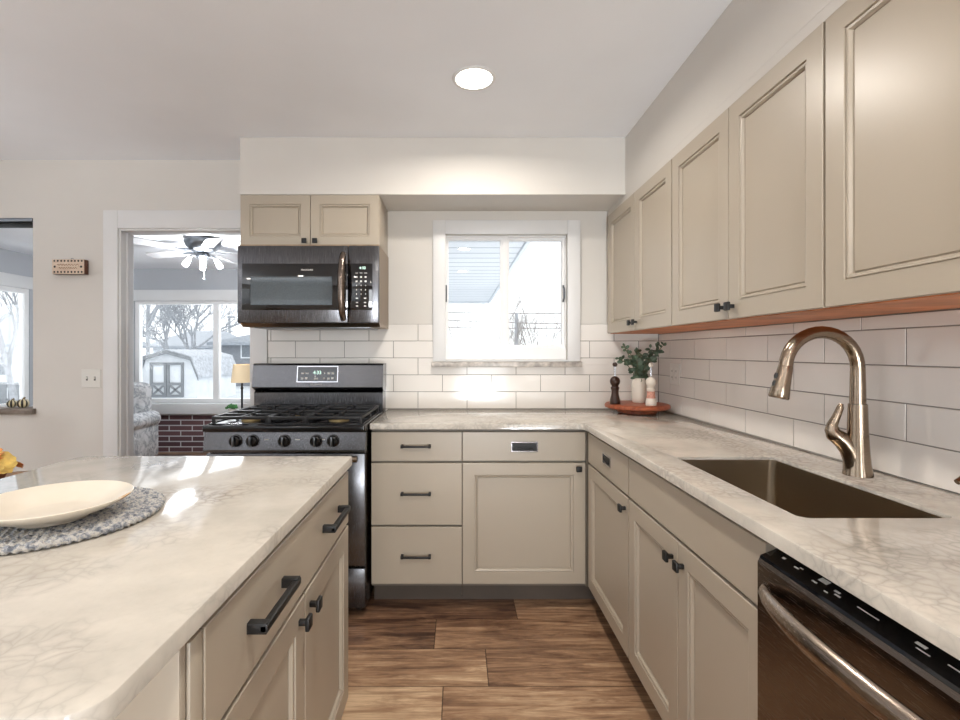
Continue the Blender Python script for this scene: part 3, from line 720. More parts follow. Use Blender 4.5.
# back panel
mb = MB(); mb.prism([(2.985, .9), (2.872, .9), (2.872, 1.022), (2.882, 1.03), (2.985, 1.03)], lambda u, v, w: Vector((w, u, v)), RX0 + .004, RX1 - .004); mb.build('back_riser', M['bss'], r, smooth=0)
mb = MB(); mb.prism([(2.985, 1.0305), (2.89, 1.0305), (2.858, 1.05), (2.985, 1.05)], lambda u, v, w: Vector((w, u, v)), RX0 + .002, RX1 - .002); mb.build('vent', M['enamel'], r, smooth=0)
bp = [(2.985, 1.0505), (2.852, 1.0505), (2.846, 1.056), (2.866, 1.182), (2.876, 1.192), (2.985, 1.192)]
mb = MB(); mb.prism(bp, lambda u, v, w: Vector((w, u, v)), RX0, RX1); bk = mb.build('back_panel', M['bss'], r, smooth=15)
sl = (2.866 - 2.846) / (1.182 - 1.056); tilt = math.atan(sl)
def BP(u, v, d): y = 2.846 + (v - 1.056) * sl; return Vector((u, y - d, v + d * sl))
mb = MB(); dx0, dx1, dz0, dz1 = PX(297.5, 2.85), PX(337, 2.85), PZ(381.5, 2.85), PZ(367, 2.85)
mb.rings(BP, dx0 - .006, dx1 + .006, dz0 - .006, dz1 + .006, [(0, -.001), (0, .002), (.001, .003), (.006, .003), (.006, .001)]); mb.build('bezel', M['chrome'], bk, smooth=0)
mb = MB(); mb.rings(BP, dx0, dx1, dz0, dz1, [(0, 0), (0, .0025)]); cpd = mb.build('display', M['blkglass'], r, smooth=0)
def px2(x, y): return PX(x, 2.85), PZ(y, 2.85)
for (x, y, w, h) in ((302.5, 373.5, 1.5, .7), (306.5, 373.5, 1.5, .7), (302, 378.5, 1.2, 1), (306, 378.5, 1.2, 1), (324.3, 373.4, .8, .7), (328.5, 373.4, 1.4, 1), (332.5, 373.4, 1.2, 1.1), (324, 378.3, .9, .8), (328.3, 378.6, 1.3, 1), (332.3, 378.3, 1.2, 1), (315.2, 376.6, .7, .8), (316, 378.8, 2, .8)):
    X, Z = px2(x, y); mb = MB(); mb.rings(BP, X - w * .0058, X + w * .0058, Z - h * .0058, Z + h * .0058, [(0, .002), (0, .0031)]); mb.build('key_print', M['icon'], cpd, smooth=0)
X, Z = px2(317, 372.8); text('clock_digits', '4:33', .028, BP(X, Z, .0032), M['digits'], cpd, (PI / 2 - tilt, 0, 0))
X, Z = px2(316, 384.6); text('wordmark', 'FRIGIDAIRE', .0125, BP(X, Z, .0006), M['icon'], bk, (PI / 2 - tilt, 0, 0))

# ------------------------------------------------------------------ microwave
mx0, mx1 = PX(237, 2.6), PX(379, 2.6); mz0, mz1 = 1.414, 1.826
m = thing('microwave', 'black stainless over-the-range microwave under the small cabinet', 'microwave', ((mx0 + mx1) / 2, 2.8, 1.39))
mb = MB(); mb.prism([(2.625, 1.417), (2.66, 1.396), (2.985, 1.40), (2.985, 1.836), (2.625, 1.836)], lambda u, v, w: Vector((w, u, v)), mx0 + .004, mx1 - .004); mb.build('body', m_brushed('microwave_side_metal', (150, 130, 108), .35, (2, 60, 2)), m, smooth=0)
mb = MB(); xs = PX(348, 2.6)
mb.box(mx0, xs - .001, 2.602, 2.6245, mz0, mz1, .006); md = mb.build('door', M['bss'], m)
mb = MB(); mb.box(xs + .001, mx1, 2.602, 2.6245, mz0, mz1, .006); mp_ = mb.build('control_panel', M['bss'], m)
gx0, gx1, gz0_, gz1_ = PX(242, 2.6), PX(372.3, 2.6), PZ(310, 2.6), PZ(263.5, 2.6)
mb = MB(); mb.box(gx0, xs - .0015, 2.6, 2.6025, gz0_, gz1_, .0008); dg = mb.build('door_glass', M['blkglass'], md)
mb = MB(); mb.box(xs + .0015, gx1, 2.6, 2.6025, gz0_, gz1_, .0008); kp = mb.build('keypad', M['blkglass'], m)
tint = NT('tinted_mesh_glass'); n_ = tint.noise(tint.pos((1, 1, 1)), 400, 1); tint.set(.06, 0, .8, tint.ramp(n_, [(.4, (58, 66, 72)), (.6, (78, 88, 94))]))
mb = MB(); mb.rings(FY(2.6, -1), PX(250.5, 2.6), PX(332.3, 2.6), PZ(305, 2.6), PZ(276.5, 2.6), [(0, -.001), (0, .0008), (.004, .0012), (.006, .0004)]); mb.build('window', tint.m, md, smooth=0)
text('wordmark', 'FRIGIDAIRE', .0125, (PX(307, 2.6), 2.599, PZ(270, 2.6)), M['icon'], md)
for ry, row in ((273, 3), (277, 3), (281.3, 3), (285.5, 3), (289.8, 3), (294, 3), (298.3, 2), (302.5, 2), (306, 2)):
    for k in range(row):
        xk = 356.6 + k * 4.5 if row == 3 else 357 + k * 8
        w_ = (.0075, .0016) if ry == 273 else ((.005, .0045) if ry < 283 else ((.002, .003) if ry < 296 else (.006, .003)))
        mb = MB(); mb.box(PX(xk, 2.6) - w_[0], PX(xk, 2.6) + w_[0], 2.5994, 2.6003, PZ(ry, 2.6) - w_[1], PZ(ry, 2.6) + w_[1]); mb.build('key_print', M['icon'], kp, smooth=0)
text('clock_digits', '4:33', .02, (PX(362.5, 2.6), 2.599, PZ(268, 2.6)), M['digits'], kp)
xh = PX(342, 2.57); mb = MB(); pts = []
for k in range(17):
    u = k / 16; pts.append((xh, 2.6 - .045 * math.sin(PI * min(1, max(0, u))) ** .45, PZ(319, 2.58) + u * (PZ(253.5, 2.58) - PZ(319, 2.58))))
mb.tube(pts, [.017 + .006 * math.sin(PI * k / 16) for k in range(17)], 14, sy=.9, up=(1, 0, 0)); mb.build('handle', M['bss_dark'], md)
mb = MB(); mb.box(mx0 + .06, mx1 - .06, 2.68, 2.95, 1.391, 1.3965, .001); mb.build('grease_filter', M['pewter'], m)

# ------------------------------------------------------------------ island
IX = -.352; IB = 1.64; IF = .467; IL = -1.258
mb = MB().prism(roundpoly([(IX, IF, .04), (IX, IB, .012), (IL, IB, .03), (IL, IF, .04)], 6), FZ, .886, .914, [], .004)
tag(mb.build('island_countertop', M['quartz']), 'grey-veined quartz slab on the island with a rounded front corner', 'countertop')
FI = FX(-.382, 1); c = thing('island_cabinet', 'taupe kitchen island base with wide drawer over two doors', 'cabinet', (-.8, 1.14, 0))
mb = MB(); mb.box(-1.2, -.382, .66, 1.622, .105, .8855); mb.build('body', M['cab'], c)
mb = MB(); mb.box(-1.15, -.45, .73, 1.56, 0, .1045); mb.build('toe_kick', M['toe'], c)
mb = MB(); mb.box(-.3815, -.363, .664, .697, .11, .868, .001); mb.build('filler', M['cab'], c)
mb = MB(); mb.box(-1.198, -.366, .643, .658, .11, .885, .001); mb.build('end_panel', M['cab'], c)
dr = front('drawer', FI, .701, 1.618, .70, .868, c, False)
pull(FI, .93, .787, dr, .165, .02, .012, .034); pull(FI, 1.40, .787, dr, .165, .02, .012, .034)
do = front('door', FI, .701, 1.157, .122, .69, c, st=.062); knob(FI, 1.118, .645, do, s=.015)
do = front('door', FI, 1.162, 1.618, .122, .69, c, st=.062); knob(FI, 1.2, .645, do, s=.015)

# placemat and plate
PMX, PMY = -.845, 1.02
mb = MB(); N = 15
for k in range(N):
    rad = .2 - .0065 - k * .0128; seg = max(16, int(2 * PI * rad / .003)); nb = max(8, int(2 * PI * rad / .014))
    if rad < .012: break
    R_ = []
    for i in range(seg):
        t_ = 2 * PI * i / seg; row = []
        for q in range(10):
            ph = 2 * PI * q / 10; r2 = .0078 * (1 + .3 * math.sin(nb * t_ + 2 * ph)); row.append(mb.bm.verts.new((PMX + (rad + r2 * math.cos(ph)) * math.cos(t_), PMY + (rad + r2 * math.cos(ph)) * math.sin(t_), .9224 + .85 * r2 * math.sin(ph))))
        R_.append(row)
    for i in range(seg):
        A, B = R_[i], R_[(i + 1) % seg]
        for q in range(10): mb.bm.faces.new((A[q], A[(q + 1) % 10], B[(q + 1) % 10], B[q]))
mb.lathe([(0, .9145), (.19, .9145), (.19, .921), (0, .921)], (PMX, PMY, 0), 40)
tag(mb.build('placemat', M['braid']), 'round braided blue-grey placemat on the island', 'placemat')
mb = MB().lathe([(0, .003), (.05, .003), (.052, 0), (.06, 0), (.064, .005), (.10, .018), (.128, .033), (.1325, .037), (.134, .039), (.1325, .040), (.126, .0365), (.098, .0225), (.084, .0155), (.076, .012), (.07, .0105), (0, .0095)], (PMX + .040, PMY - .045, .9322), 64)
def m_plate():
    t = NT('glazed_stoneware'); p = t.pos(obj=True); sx_ = t.n('ShaderNodeVectorMath', operation='DISTANCE'); t.l(p, sx_.inputs[0]); sx_.inputs[1].default_value = (.118, .02, .037)
    f_ = t.ramp(sx_.outputs['Value'], [(.016, 1.0), (.026, 0.0)])
    c = t.mix(f_, t.ramp(t.noise(p, 9, 3), [(.3, (218, 207, 190)), (.7, (228, 219, 204))]), lin((206, 164, 112))); t.set(.2, 0, .5, c); return t.m
tag(mb.build('plate', m_plate()), 'shallow white stoneware plate with a tan rim spot, on the placemat', 'plate')

# ------------------------------------------------------------------ board, mills, vase, sprigs
BX, BY = 1.022, 2.797
b = thing('serving_board', 'round reddish wooden footed board in the counter corner', 'board', (BX, BY, .914))
mb = MB().lathe([(0, 0), (.10, 0), (.108, .004), (.108, .02), (.10, .026), (0, .026)], (BX, BY, .9142), 48); mb.build('foot', M['cherry'], b)
mb = MB().lathe([(0, .026), (.165, .026), (.176, .031), (.178, .038), (.176, .047), (.170, .052), (.164, .0535), (0, .0535)], (BX, BY, .9142), 64); mb.build('top', M['cherry'], b)
ZB = .9142 + .0536
def mill(name, label, x, y, mats, cat):
    t = thing(name, label, cat, (x, y, ZB))
    mb = MB().lathe([(0, 0), (.0275, 0), (.029, .004), (.0285, .022), (.025, .034), (.0205, .055), (.019, .07), (.0215, .083), (.024, .089), (.022, .096), (0, .096)], (x, y, ZB), 24); bd = mb.build('body', mats[0], t)
    mb = MB().lathe([(0, .0965), (.018, .0965)] + [(.028 * math.sin(a), .127 - .030 * math.cos(a)) for a in [.75 + (PI - .95) * k / 10 for k in range(11)]] + [(.006, .1565), (0, .158)], (x, y, ZB), 24); mb.build('head', mats[1], t)
    mb = MB().lathe([(0, .156), (.0052, .156), (.005, .21), (0, .21)], (x, y, ZB), 14); mb.build('stem', M['chrome'], t)
    mb = MB().lathe([(0, .208), (.009, .210), (.0135, .219), (.0135, .225), (.009, .233), (0, .236)], (x, y, ZB), 18); mb.build('finial', mats[2], t)
    return t, bd
mill('pepper_mill', 'dark wooden pepper mill on the round board', PX(615, 2.76), 2.76, [M['darkwood']] * 3, 'mill')
clear = plain('pink_salt', (206, 150, 132), .25, vary=.12, vscale=120)
t, bd = mill('salt_mill', 'cream salt mill with pink salt on the round board', PX(651, 2.68), 2.68, [M['ceramic']] * 3, 'mill')
mb = MB().lathe([(0, .04), (.0246, .04), (.0215, .056), (.0215, .078), (0, .078)], (PX(651, 2.68), 2.68, ZB), 24); mb.build('salt_window', clear, bd)
VXc, VYc = PX(639, 2.84), 2.84
mb = MB().lathe([(0, 0), (.036, 0), (.040, .005), (.041, .02), (.041, .11), (.038, .128), (.033, .138), (.034, .142), (.031, .142), (.030, .136), (.035, .12), (.036, .02), (0, .012)], (VXc, VYc, ZB), 32)
tag(mb.build('vase', M['ceramic']), 'white cylindrical vase behind the salt mill', 'vase')
e = thing('eucalyptus_sprigs', 'dark green eucalyptus sprigs standing in the white vase', 'plant', (VXc, VYc, ZB + .01))
leafm = plain('eucalyptus_leaf', (74, 92, 74), .5, vary=.3, vscale=40); stm = plain('plant_stem', (92, 92, 66), .7)
rs = random.Random(3); st_ = MB(); lf = MB()
def leafdisc(mb, p, n, tdir, r_, asp=1.25):
    n = n.normalized(); a = (tdir - n * n.dot(tdir)); a = a.normalized() if a.length > 1e-4 else n.orthogonal().normalized(); b_ = n.cross(a)
    top = [mb.bm.verts.new(p + a * (r_ * asp * (1 + math.cos(q))) + b_ * (r_ * math.sin(q)) + n * (.0015 * math.sin(q) ** 2)) for q in [2 * PI * k / 9 for k in range(9)]]
    bot = [mb.bm.verts.new(v.co - n * .0008) for v in top]
    mb.bm.faces.new(top); mb.bm.faces.new(bot[::-1])
    for k in range(9): mb.bm.faces.new((top[k], top[(k + 1) % 9], bot[(k + 1) % 9], bot[k]))
ends = [(-.105, -.06, .235), (-.075, -.09, .19), (-.12, -.03, .17), (-.04, -.08, .16), (-.02, -.03, .21), (.045, -.05, .22), (.085, -.06, .23), (.10, -.02, .20), (.03, -.1, .17), (.115, -.075, .245), (0, -.06, .19), (.06, -.09, .19)]
for (ax, ay, az) in ends:
    base = Vector((VXc + rs.uniform(-.012, .012), VYc + rs.uniform(-.012, .012), ZB + .03)); neck = Vector((VXc + ax * .15, VYc + ay * .15, ZB + .142)); tip = Vector((VXc + ax * 1.1, VYc + ay, ZB + .05 + az * 1.22))
    pts = []
    for k in range(9):
        u = k / 8; pts.append(base.lerp(neck, min(1, u / .45)) if u < .45 else neck.lerp(tip, (u - .45) / .55) + Vector((0, 0, .02 * math.sin(PI * (u - .45) / .55))))
    st_.tube(pts, [.0022] * 8 + [.001], 6)
    for k in range(4, 9):
        for sgn in (-1, 1, 0):
            p = pts[k].lerp(pts[k - 1], rs.random()); d_ = Vector((sgn * .8 + rs.uniform(-.3, .3), rs.uniform(-.6, .2), rs.uniform(-.2, .7)))
            leafdisc(lf, p, Vector((rs.uniform(-.7, .7), -1, rs.uniform(-.3, 1))), d_, rs.uniform(.007, .0125), 1.5)
st_.build('stem', stm, e); lf.build('leaves', leafm, e, smooth=0)

# outlets and switches
def plate(name, label, Ff, u, v, w, h, kind):
    o = Ff(u, v, 0); t = thing(name, label, 'switch' if kind == 's' else 'outlet', o)
    MB().rings(Ff, u - w, u + w, v - h, v + h, [(0, .0001), (0, .003), (.003, .0055)]).build('cover_plate', M['switch'], t, smooth=0)
    for s_ in (-1, 1):
        mb = MB()
        if kind == 's':
            box_uvd(mb, Ff, u + s_ * .024 - .0055, u + s_ * .024 + .0055, v - .012, v + .012, .0045, .0062); mb.build('toggle_slot', M['slot'], t)
            mb = MB(); box_uvd(mb, Ff, u + s_ * .024 - .0045, u + s_ * .024 + .0045, v - .002, v + .010, .005, .016, .002); mb.build('toggle', M['switch'], t)
        else:
            box_uvd(mb, Ff, u + s_ * .024 - .016, u + s_ * .024 + .016, v - .034, v + .034, .0045, .0072, .002); so = mb.build('socket', M['switch'], t); mb = MB()
            for q in (-.018, .018):
                for e_ in (-.006, .006): mb = MB(); box_uvd(mb, Ff, u + s_ * .024 + e_ - .0012, u + s_ * .024 + e_ + .0012, v + q - .005, v + q + .005, .0066, .0075); mb.build('slot', M['slot'], so)
    return t
plate('light_switch', 'white double light switch plate beside the doorway casing', FY(YB, -1), PX(91.5, YB), PZ(378.5, YB), .059, .057, 's')
plate('wall_outlet', 'pale double outlet plate on the tiled wall right of the plant', FX(XR - .008, -1), 2.76, 1.135, .058, .06, 'o')

# block sign
def Fsg(u, v, d): return Vector((u, YB - d, v))
sx0, sx1, sz0, sz1 = PX(52.5, 2.965), PX(84.5, 2.965), PZ(274, 2.965), PZ(259.5, 2.965)
s = thing('wall_sign', 'small wooden block sign with scalloped border hanging on the wall', 'sign', ((sx0 + sx1) / 2, YB, sz0))
mb = MB(); mb.box(sx0, sx1, YB - .036, YB - .001, sz0, sz1, .002); mb.build('block', m_wood('sign_block', (70, 40, 28), (104, 62, 44)), s)
mb = MB(); mb.box(sx0, sx1, YB - .0385, YB - .0362, sz0, sz1, .001); fc = mb.build('face', M['palewood'], s)
mb = MB(); nsc = 9; ww = sx1 - sx0
for k in range(nsc):
    for zz, q in ((sz0 + .012, 1), (sz1 - .009, -1)):
        x = sx0 + .014 + (ww - .028) * k / (nsc - 1); mb.tube([(x, YB - .0387, zz), (x, YB - .0393, zz)], [.0062, .0055], 10)
for x in (sx0 + .016, sx1 - .018): mb.tube([(x, YB - .0387, (sz0 + sz1) / 2), (x, YB - .0393, (sz0 + sz1) / 2)], [.007, .006], 10)
mb.build('border', M['black'], fc)
mb = MB()
brn = plain('brown_script', (132, 84, 60), .7)
for row, (zz, a, b_) in enumerate(((sz0 + .055, .16, .84), (sz0 + .036, .22, .78))):
    n = 26; pts = [(sx0 + ww * (a + (b_ - a) * k / n), YB - .0389, zz + .005 * math.sin(k * 1.9) * (1 if k % 5 else .2)) for k in range(n + 1)]; mb.tube(pts, .0014, 5)
mb.build('lettering', brn, fc)
mb = MB(); xc = (sx0 + sx1) / 2; mb.tube([(xc - .008, YB - .006, sz1 - .001), (xc - .006, YB - .006, sz1 + .010), (xc, YB - .006, sz1 + .014), (xc + .006, YB - .006, sz1 + .010), (xc + .008, YB - .006, sz1 - .001)], .0016, 6); mb.build('hanger', M['pewter'], s)

# little striped pumpkins on the pass-through sill
def pumpkin(label, x, y, z, rad, h):
    t = thing('striped_pumpkin', label, 'pumpkin', (x, y, z), 'striped pumpkins on the pass-through sill')
    prof = [(0, h * .06)] + [(rad * math.sin(a) ** .8, h * .5 - h * .5 * math.cos(a)) for a in [PI * k / 12 for k in range(1, 12)]] + [(0, h * .92)]
    mb = MB().lathe(prof, (x, y, z), 48, rib=lambda a: .9 + .1 * abs(math.sin(4 * a)))
    for f_ in mb.bm.faces:
        c_ = f_.calc_center_median(); f_.material_index = int((math.atan2(c_.y - y, c_.x - x) + PI) / (PI / 8)) % 2
    mb.build('gourd', [plain('cream_rind', (206, 194, 158), .45), plain('black_rind', (40, 38, 34), .4)], t)
    MB().tube([(x, y, z + h * .88), (x + .004, y, z + h * 1.05), (x + .012, y, z + h * 1.15)], [.007, .005, .006], 8).build('stalk', plain('dry_stalk', (120, 104, 74), .8), t)
pumpkin('smaller striped pumpkin at the left on the pass-through sill', PX(12, 3.05), 3.05, PZ0 + .0045, .028, .046)
pumpkin('bigger cream and black striped pumpkin beside the sill\'s end', PX(23, 3.03), 3.03, PZ0 + .0045, .033, .054)

# side table with flowers beyond the island
TX, TY, TZt = -2.13, 2.2, .66
t = thing('dining_table', 'small round wooden table behind the island', 'table', (TX, TY, 0))
mb = MB().lathe([(0, 0), (.28, 0), (.29, .012), (.28, .025), (0, .025)], (TX, TY, TZt - .0255), 48); mb.build('table_top', m_wood('oak', (130, 92, 60), (170, 128, 90)), t)
mb = MB().lathe([(0, 0), (.2, 0), (.19, .02), (.05, .05), (.04, .3), (.04, TZt - .026), (0, TZt - .026)], (TX, TY, 0), 28); mb.build('pedestal', bpy.data.materials['oak'], t)
f = thing('flower_arrangement', 'orange and yellow silk flowers in a low pot beyond the island', 'flowers', (TX, TY, TZt))
mb = MB().lathe([(0, 0), (.06, 0), (.08, .05), (.078, .06), (0, .055)], (TX, TY, TZt), 28); mb.build('pot', plain('terracotta', (150, 96, 66), .8), f)
pet = [plain('petal_amber', (232, 190, 104), .7, vary=.15, vscale=20), plain('petal_orange', (224, 150, 84), .7, vary=.15, vscale=20)]
rs = random.Random(11)
for k, (ax, ay, az, rr_) in enumerate(((.075, -.02, .10, .062), (-.03, -.07, .085, .06), (-.02, .06, .105, .058), (.02, -.01, .125, .06), (-.09, .0, .09, .058), (.05, .075, .085, .05), (.045, -.085, .075, .045))):
    mb = MB(); c_ = Vector((TX + ax, TY + ay, TZt + az)); ax_ = (Vector((ax, ay, .09))).normalized(); u_ = ax_.orthogonal().normalized(); v_ = ax_.cross(u_)
    mb.tube([Vector((TX, TY, TZt + .05)), c_], .003, 6)
    for ring, npet in ((1, 11), (.72, 9), (.45, 6)):
        for i in range(npet):
            a = 2 * PI * i / npet + ring * 3 + rs.uniform(-.1, .1); dirp = (u_ * math.cos(a) + v_ * math.sin(a)) * ring + ax_ * (1.05 - ring)
            leafdisc(mb, c_ + ax_ * .004, ax_ - dirp * .2 + Vector((rs.uniform(-.2, .2), rs.uniform(-.2, .2), 0)), dirp, rr_ * (.38 + .12 * ring), 1.15)
    mb.build('bloom', pet[k % 2], f, smooth=0)

# ------------------------------------------------------------------ recessed ceiling lights
def can(label, x, y, k=1.0):
    t = thing('recessed_light', label, 'ceiling light', (x, y, ZC), 'recessed ceiling lights')
    mb = MB().lathe([(.078, -.001), (.094, -.001), (.092, -.005), (.084, -.008), (.078, -.005)], (x, y, ZC), 48)
    mb.bm.faces.ensure_lookup_table(); mb.build('trim_ring', M['white'], t)
    MB().lathe([(0, -.002), (.0775, -.002), (.0775, -.0055), (0, -.0065)], (x, y, ZC), 40).build('diffuser', M['bulb'], t)
    ld = bpy.data.lights.new('can_lamp', 'AREA'); ld.shape = 'DISK'; ld.size = .13; ld.energy = CAN_W * k; ld.color = (1, .93, .84); ld.spread = math.radians(165)
    lo = bpy.data.objects.new('can_lamp', ld); COL.objects.link(lo); lo.parent = t; lo.location = (0, 0, -.012)
    return t
can('round recessed ceiling light in view above the aisle', PX(474, 2.1), 2.1)
for q, (x, y) in enumerate(((.07, .55), (.07, -1.0), (-1.5, .3), (-1.5, -1.4), (-3.2, .3), (-3.2, -1.4))):
    can('recessed ceiling light out of view %s' % ('just behind the camera-side aisle', 'at the far camera side of the aisle', 'above the island', 'at the island\'s far side', 'over the dining area', 'at the dining corner')[q], x, y, (.8, .8, .3, .4, .4, .4)[q])

# ------------------------------------------------------------------ sunroom contents
FNX, FNY = PX(203, 4.5), 4.5
f = thing('ceiling_fan', 'pewter ceiling fan with lit glass shades in the sunroom', 'ceiling fan', (FNX, FNY, 2.0))
mb = MB().lathe([(0, 0), (.14, 0), (.155, -.015), (.155, -.045), (.14, -.075), (.11, -.105), (.08, -.125), (.05, -.135), (0, -.135)], (FNX, FNY, ZS - .001), 36); mb.build('motor_housing', M['pewter'], f)
mb = MB().lathe([(0, -.129), (.05, -.129), (.06, -.15), (.06, -.17), (.035, -.19), (0, -.19)], (FNX, FNY, ZS - .001), 28); mb.build('light_hub', M['pewter'], f)
bladem = plain('pale_fan_blade', (200, 200, 202), .4, vary=.03)
for k in range(5):
    a = 2 * PI * k / 5 + .3; R_ = Matrix.Translation((FNX, FNY, ZS - .118)) @ Matrix.Rotation(a, 4, 'Z') @ Matrix.Rotation(.2, 4, 'X')
    mb = MB(); mb.prism(roundpoly([(.2, -.055, .02), (.66, -.07, .05), (.66, .07, .05), (.2, .055, .02)], 5), lambda u, v, d, R_=R_: R_ @ Vector((u, v, d)), -.003, .003)
    bl = mb.build('blade', bladem, f)
    mb = MB(); mb.box(.10, .24, -.016, .016, -.009, -.0035, .002, mat=R_); mb.build('blade_arm', M['pewter'], bl)
for k in range(4):
    a = 2 * PI * k / 4 + .5; d_ = Vector((math.cos(a), math.sin(a), 0)); c_ = Vector((FNX, FNY, ZS - .165))
    mb = MB(); mb.tube([c_ + d_ * .05, c_ + d_ * .085, c_ + d_ * .105 + Vector((0, 0, -.02))], .009, 10); sa = mb.build('lamp_arm', M['pewter'], f)
    mb = MB(); p = c_ + d_ * .105 + Vector((0, 0, -.02)); q = (d_ * .6 + Vector((0, 0, -1))).normalized(); mb.tube([p, p + q * .03, p + q * .07, p + q * .09], [.014, .022, .026, .022], 16); mb.build('glass_shade', M['fanbulb'], sa)
mb = MB(); mb.tube([(FNX + .01, FNY, ZS - .19), (FNX + .01, FNY, ZS - .36)], .0015, 6); mb.lathe([(0, -.385), (.008, -.38), (.009, -.37), (0, -.36)], (FNX + .01, FNY, ZS), 12); mb.build('pull_chain', M['pewter'], f)
ld = bpy.data.lights.new('fan_light', 'POINT'); ld.energy = 42; ld.color = (.92, .96, 1); ld.shadow_soft_size = .1; lo = bpy.data.objects.new('fan_light', ld); COL.objects.link(lo); lo.parent = f; lo.location = (0, 0, -.02)

# side table, lamp, plant
LX, LY = PX(242, 5.6), 5.6
t = thing('side_table', 'small dark side table holding the lamp in the sunroom', 'table', (LX - .06, LY, 0))
mb = MB(); mb.box(LX - .16, LX + .2, LY - .15, LY + .15, .54, .565, .004); mb.build('table_top', M['darkwood'], t)
for sx_ in (LX - .13, LX + .17):
    for sy_ in (LY - .12, LY + .12): mb = MB(); mb.box(sx_ - .02, sx_ + .02, sy_ - .02, sy_ + .02, 0, .5395, .003); mb.build('leg', M['darkwood'], t)
l = thing('table_lamp', 'slim dark table lamp with a glowing cream shade in the sunroom', 'lamp', (LX, LY, .5655))
mb = MB().lathe([(0, 0), (.07, 0), (.07, .01), (.02, .025), (.0115, .04), (.0115, .27), (.018, .28), (.0115, .29), (.0115, .345), (.02, .35), (.006, .36), (0, .36)], (LX, LY, .5655), 20); mb.build('stand', M['black'], l)
shm = NT('lamp_shade_fabric'); shm.set(.9, 0, .1, lin((222, 204, 174))); shm.b.inputs['Emission Color'].default_value = lin((255, 214, 150)); 
shm.b.inputs['Emission Strength'].default_value = .12
mb = MB().lathe([(.118, .345), (.092, .552), (.090, .552), (.116, .345)], (LX, LY, .5655), 32); mb.build('lamp_shade', shm.m, l)
ld = bpy.data.lights.new('lamp_light', 'POINT'); ld.energy = 1.5; ld.color = (1, .75, .45); ld.shadow_soft_size = .04; lo = bpy.data.objects.new('lamp_light', ld); COL.objects.link(lo); lo.parent = l; lo.location = (0, 0, .43)
PXX, PYY = PX(232, 5.53), 5.53
p = thing('potted_plant', 'tiny bright green plant beside the lamp in the sunroom', 'plant', (PXX, PYY, .5655))
MB().lathe([(0, 0), (.03, 0), (.04, .05), (.036, .05), (.03, .045), (0, .045)], (PXX, PYY, .5655), 20).build('pot', M['ceramic'], p)
mb = MB(); rs = random.Random(5)
for k in range(120):
    a = rs.uniform(0, 2 * PI); ph = rs.uniform(0, PI * .55); rad = .065 * rs.uniform(.5, 1); d_ = Vector((math.cos(a) * math.sin(ph), math.sin(a) * math.sin(ph), math.cos(ph) * .8))
    leafdisc(mb, Vector((PXX, PYY, .6255)) + Vector((d_.x * rad * 1.1, d_.y * rad, d_.z * rad * .75)), d_ + Vector((0, -.4, .3)), Vector((rs.uniform(-1, 1), rs.uniform(-1, 1), .3)), .011)
mb.build('foliage', plain('bright_leaf', (52, 112, 50), .6, vary=.25, vscale=60), p, smooth=0)

# armchair
AX, AY = -3.70, 5.0
a = thing('armchair', 'grey floral upholstered armchair in the sunroom', 'armchair', (AX, AY, 0))
mb = MB(); mb.box(AX - .3, AX + .3, AY - .36, AY + .34, .12, .30, .03, 3); mb.build('base', M['floral'], a)
mb = MB(); mb.box(AX - .29, AX + .29, AY - .40, AY + .2, .30, .46, .06, 4); mb.build('seat_cushion', M['floral'], a)
mb = MB(); mb.box(AX - .31, AX + .36, AY + .2, AY + .40, .3, .93, .08, 4); mb.build('backrest', M['floral'], a)
for s_ in (-1, 1):
    mb = MB(); mb.box(AX + s_ * .37 - .07, AX + s_ * .37 + .07, AY - .37, AY + .36, .12, .55, .04, 3); mb.tube([(AX + s_ * .39, AY - .40, .54), (AX + s_ * .39, AY + .32, .54)], .085, 20); mb.build('arm', M['floral'], a)
    for y in (AY - .32, AY + .32): MB().cyl((AX + s_ * .34, y, 0), (AX + s_ * .34, y, .125), .018, .026).build('leg', M['darkwood'], a)

# ------------------------------------------------------------------ outdoors
snow = plain('snowy_ground', (214, 218, 222), .9, vary=.06, vscale=.6)
GZ = -.86
struct(MB().box(-70, 60, YS + .5, 110, GZ - .3, GZ).build('ground', snow), 'pale snowy yard outside', 'ground')
struct(MB().box(-70, -4.9, -30, YS + .49, GZ - .3, GZ).build('ground_side', snow))
siding = plain('pale_siding', (226, 230, 234), .8, vary=.03, vscale=3); rooff = plain('grey_shingles', (186, 190, 196), .9, vary=.1, vscale=8); trimg = plain('grey_trim', (132, 136, 140), .8); snowroof = plain('snowy_roof', (176, 181, 188), .9, vary=.04)
# shed
ys0, ys1 = 20.3, 23.8
sxl, sxr = PX(141, ys0), PX(197.5, ys0); xc = PX(168.5, ys0); zr = PZ(351.5, ys0)
s = thing('garden_shed', 'white gambrel-roofed garden shed with crossbraced double doors', 'shed', (xc, 22, GZ))
kz, ez = PZ(357.5, ys0), PZ(375, ys0); kx0, kx1 = PX(146, ys0), PX(191, ys0)
prof = [(sxl, GZ), (sxr, GZ), (sxr, ez), (kx1, kz), (xc, zr), (kx0, kz), (sxl, ez)]
fy = lambda u, v, w: Vector((u, w, v))
mb = MB().prism(prof, fy, ys0, ys1); mb.build('walls', siding, s, smooth=0)
up = [(sxl - .12, ez - .06), (kx0 - .06, kz + .05), (xc, zr + .08), (kx1 + .06, kz + .05), (sxr + .12, ez - .06)]
rp = up + [(u, v - .09) for u, v in up[::-1]]
mb = MB(); mb.prism([(u, v + .02) for u, v in rp], fy, ys0 - .15, ys1 + .1); mb.build('roof', rooff, s, smooth=0)
mb = MB(); mb.prism([(u, v - .02) for u, v in up] + [(u, v - .17) for u, v in up[::-1]], fy, ys0 - .2, ys0 - .155); mb.build('fascia', trimg, s, smooth=0)
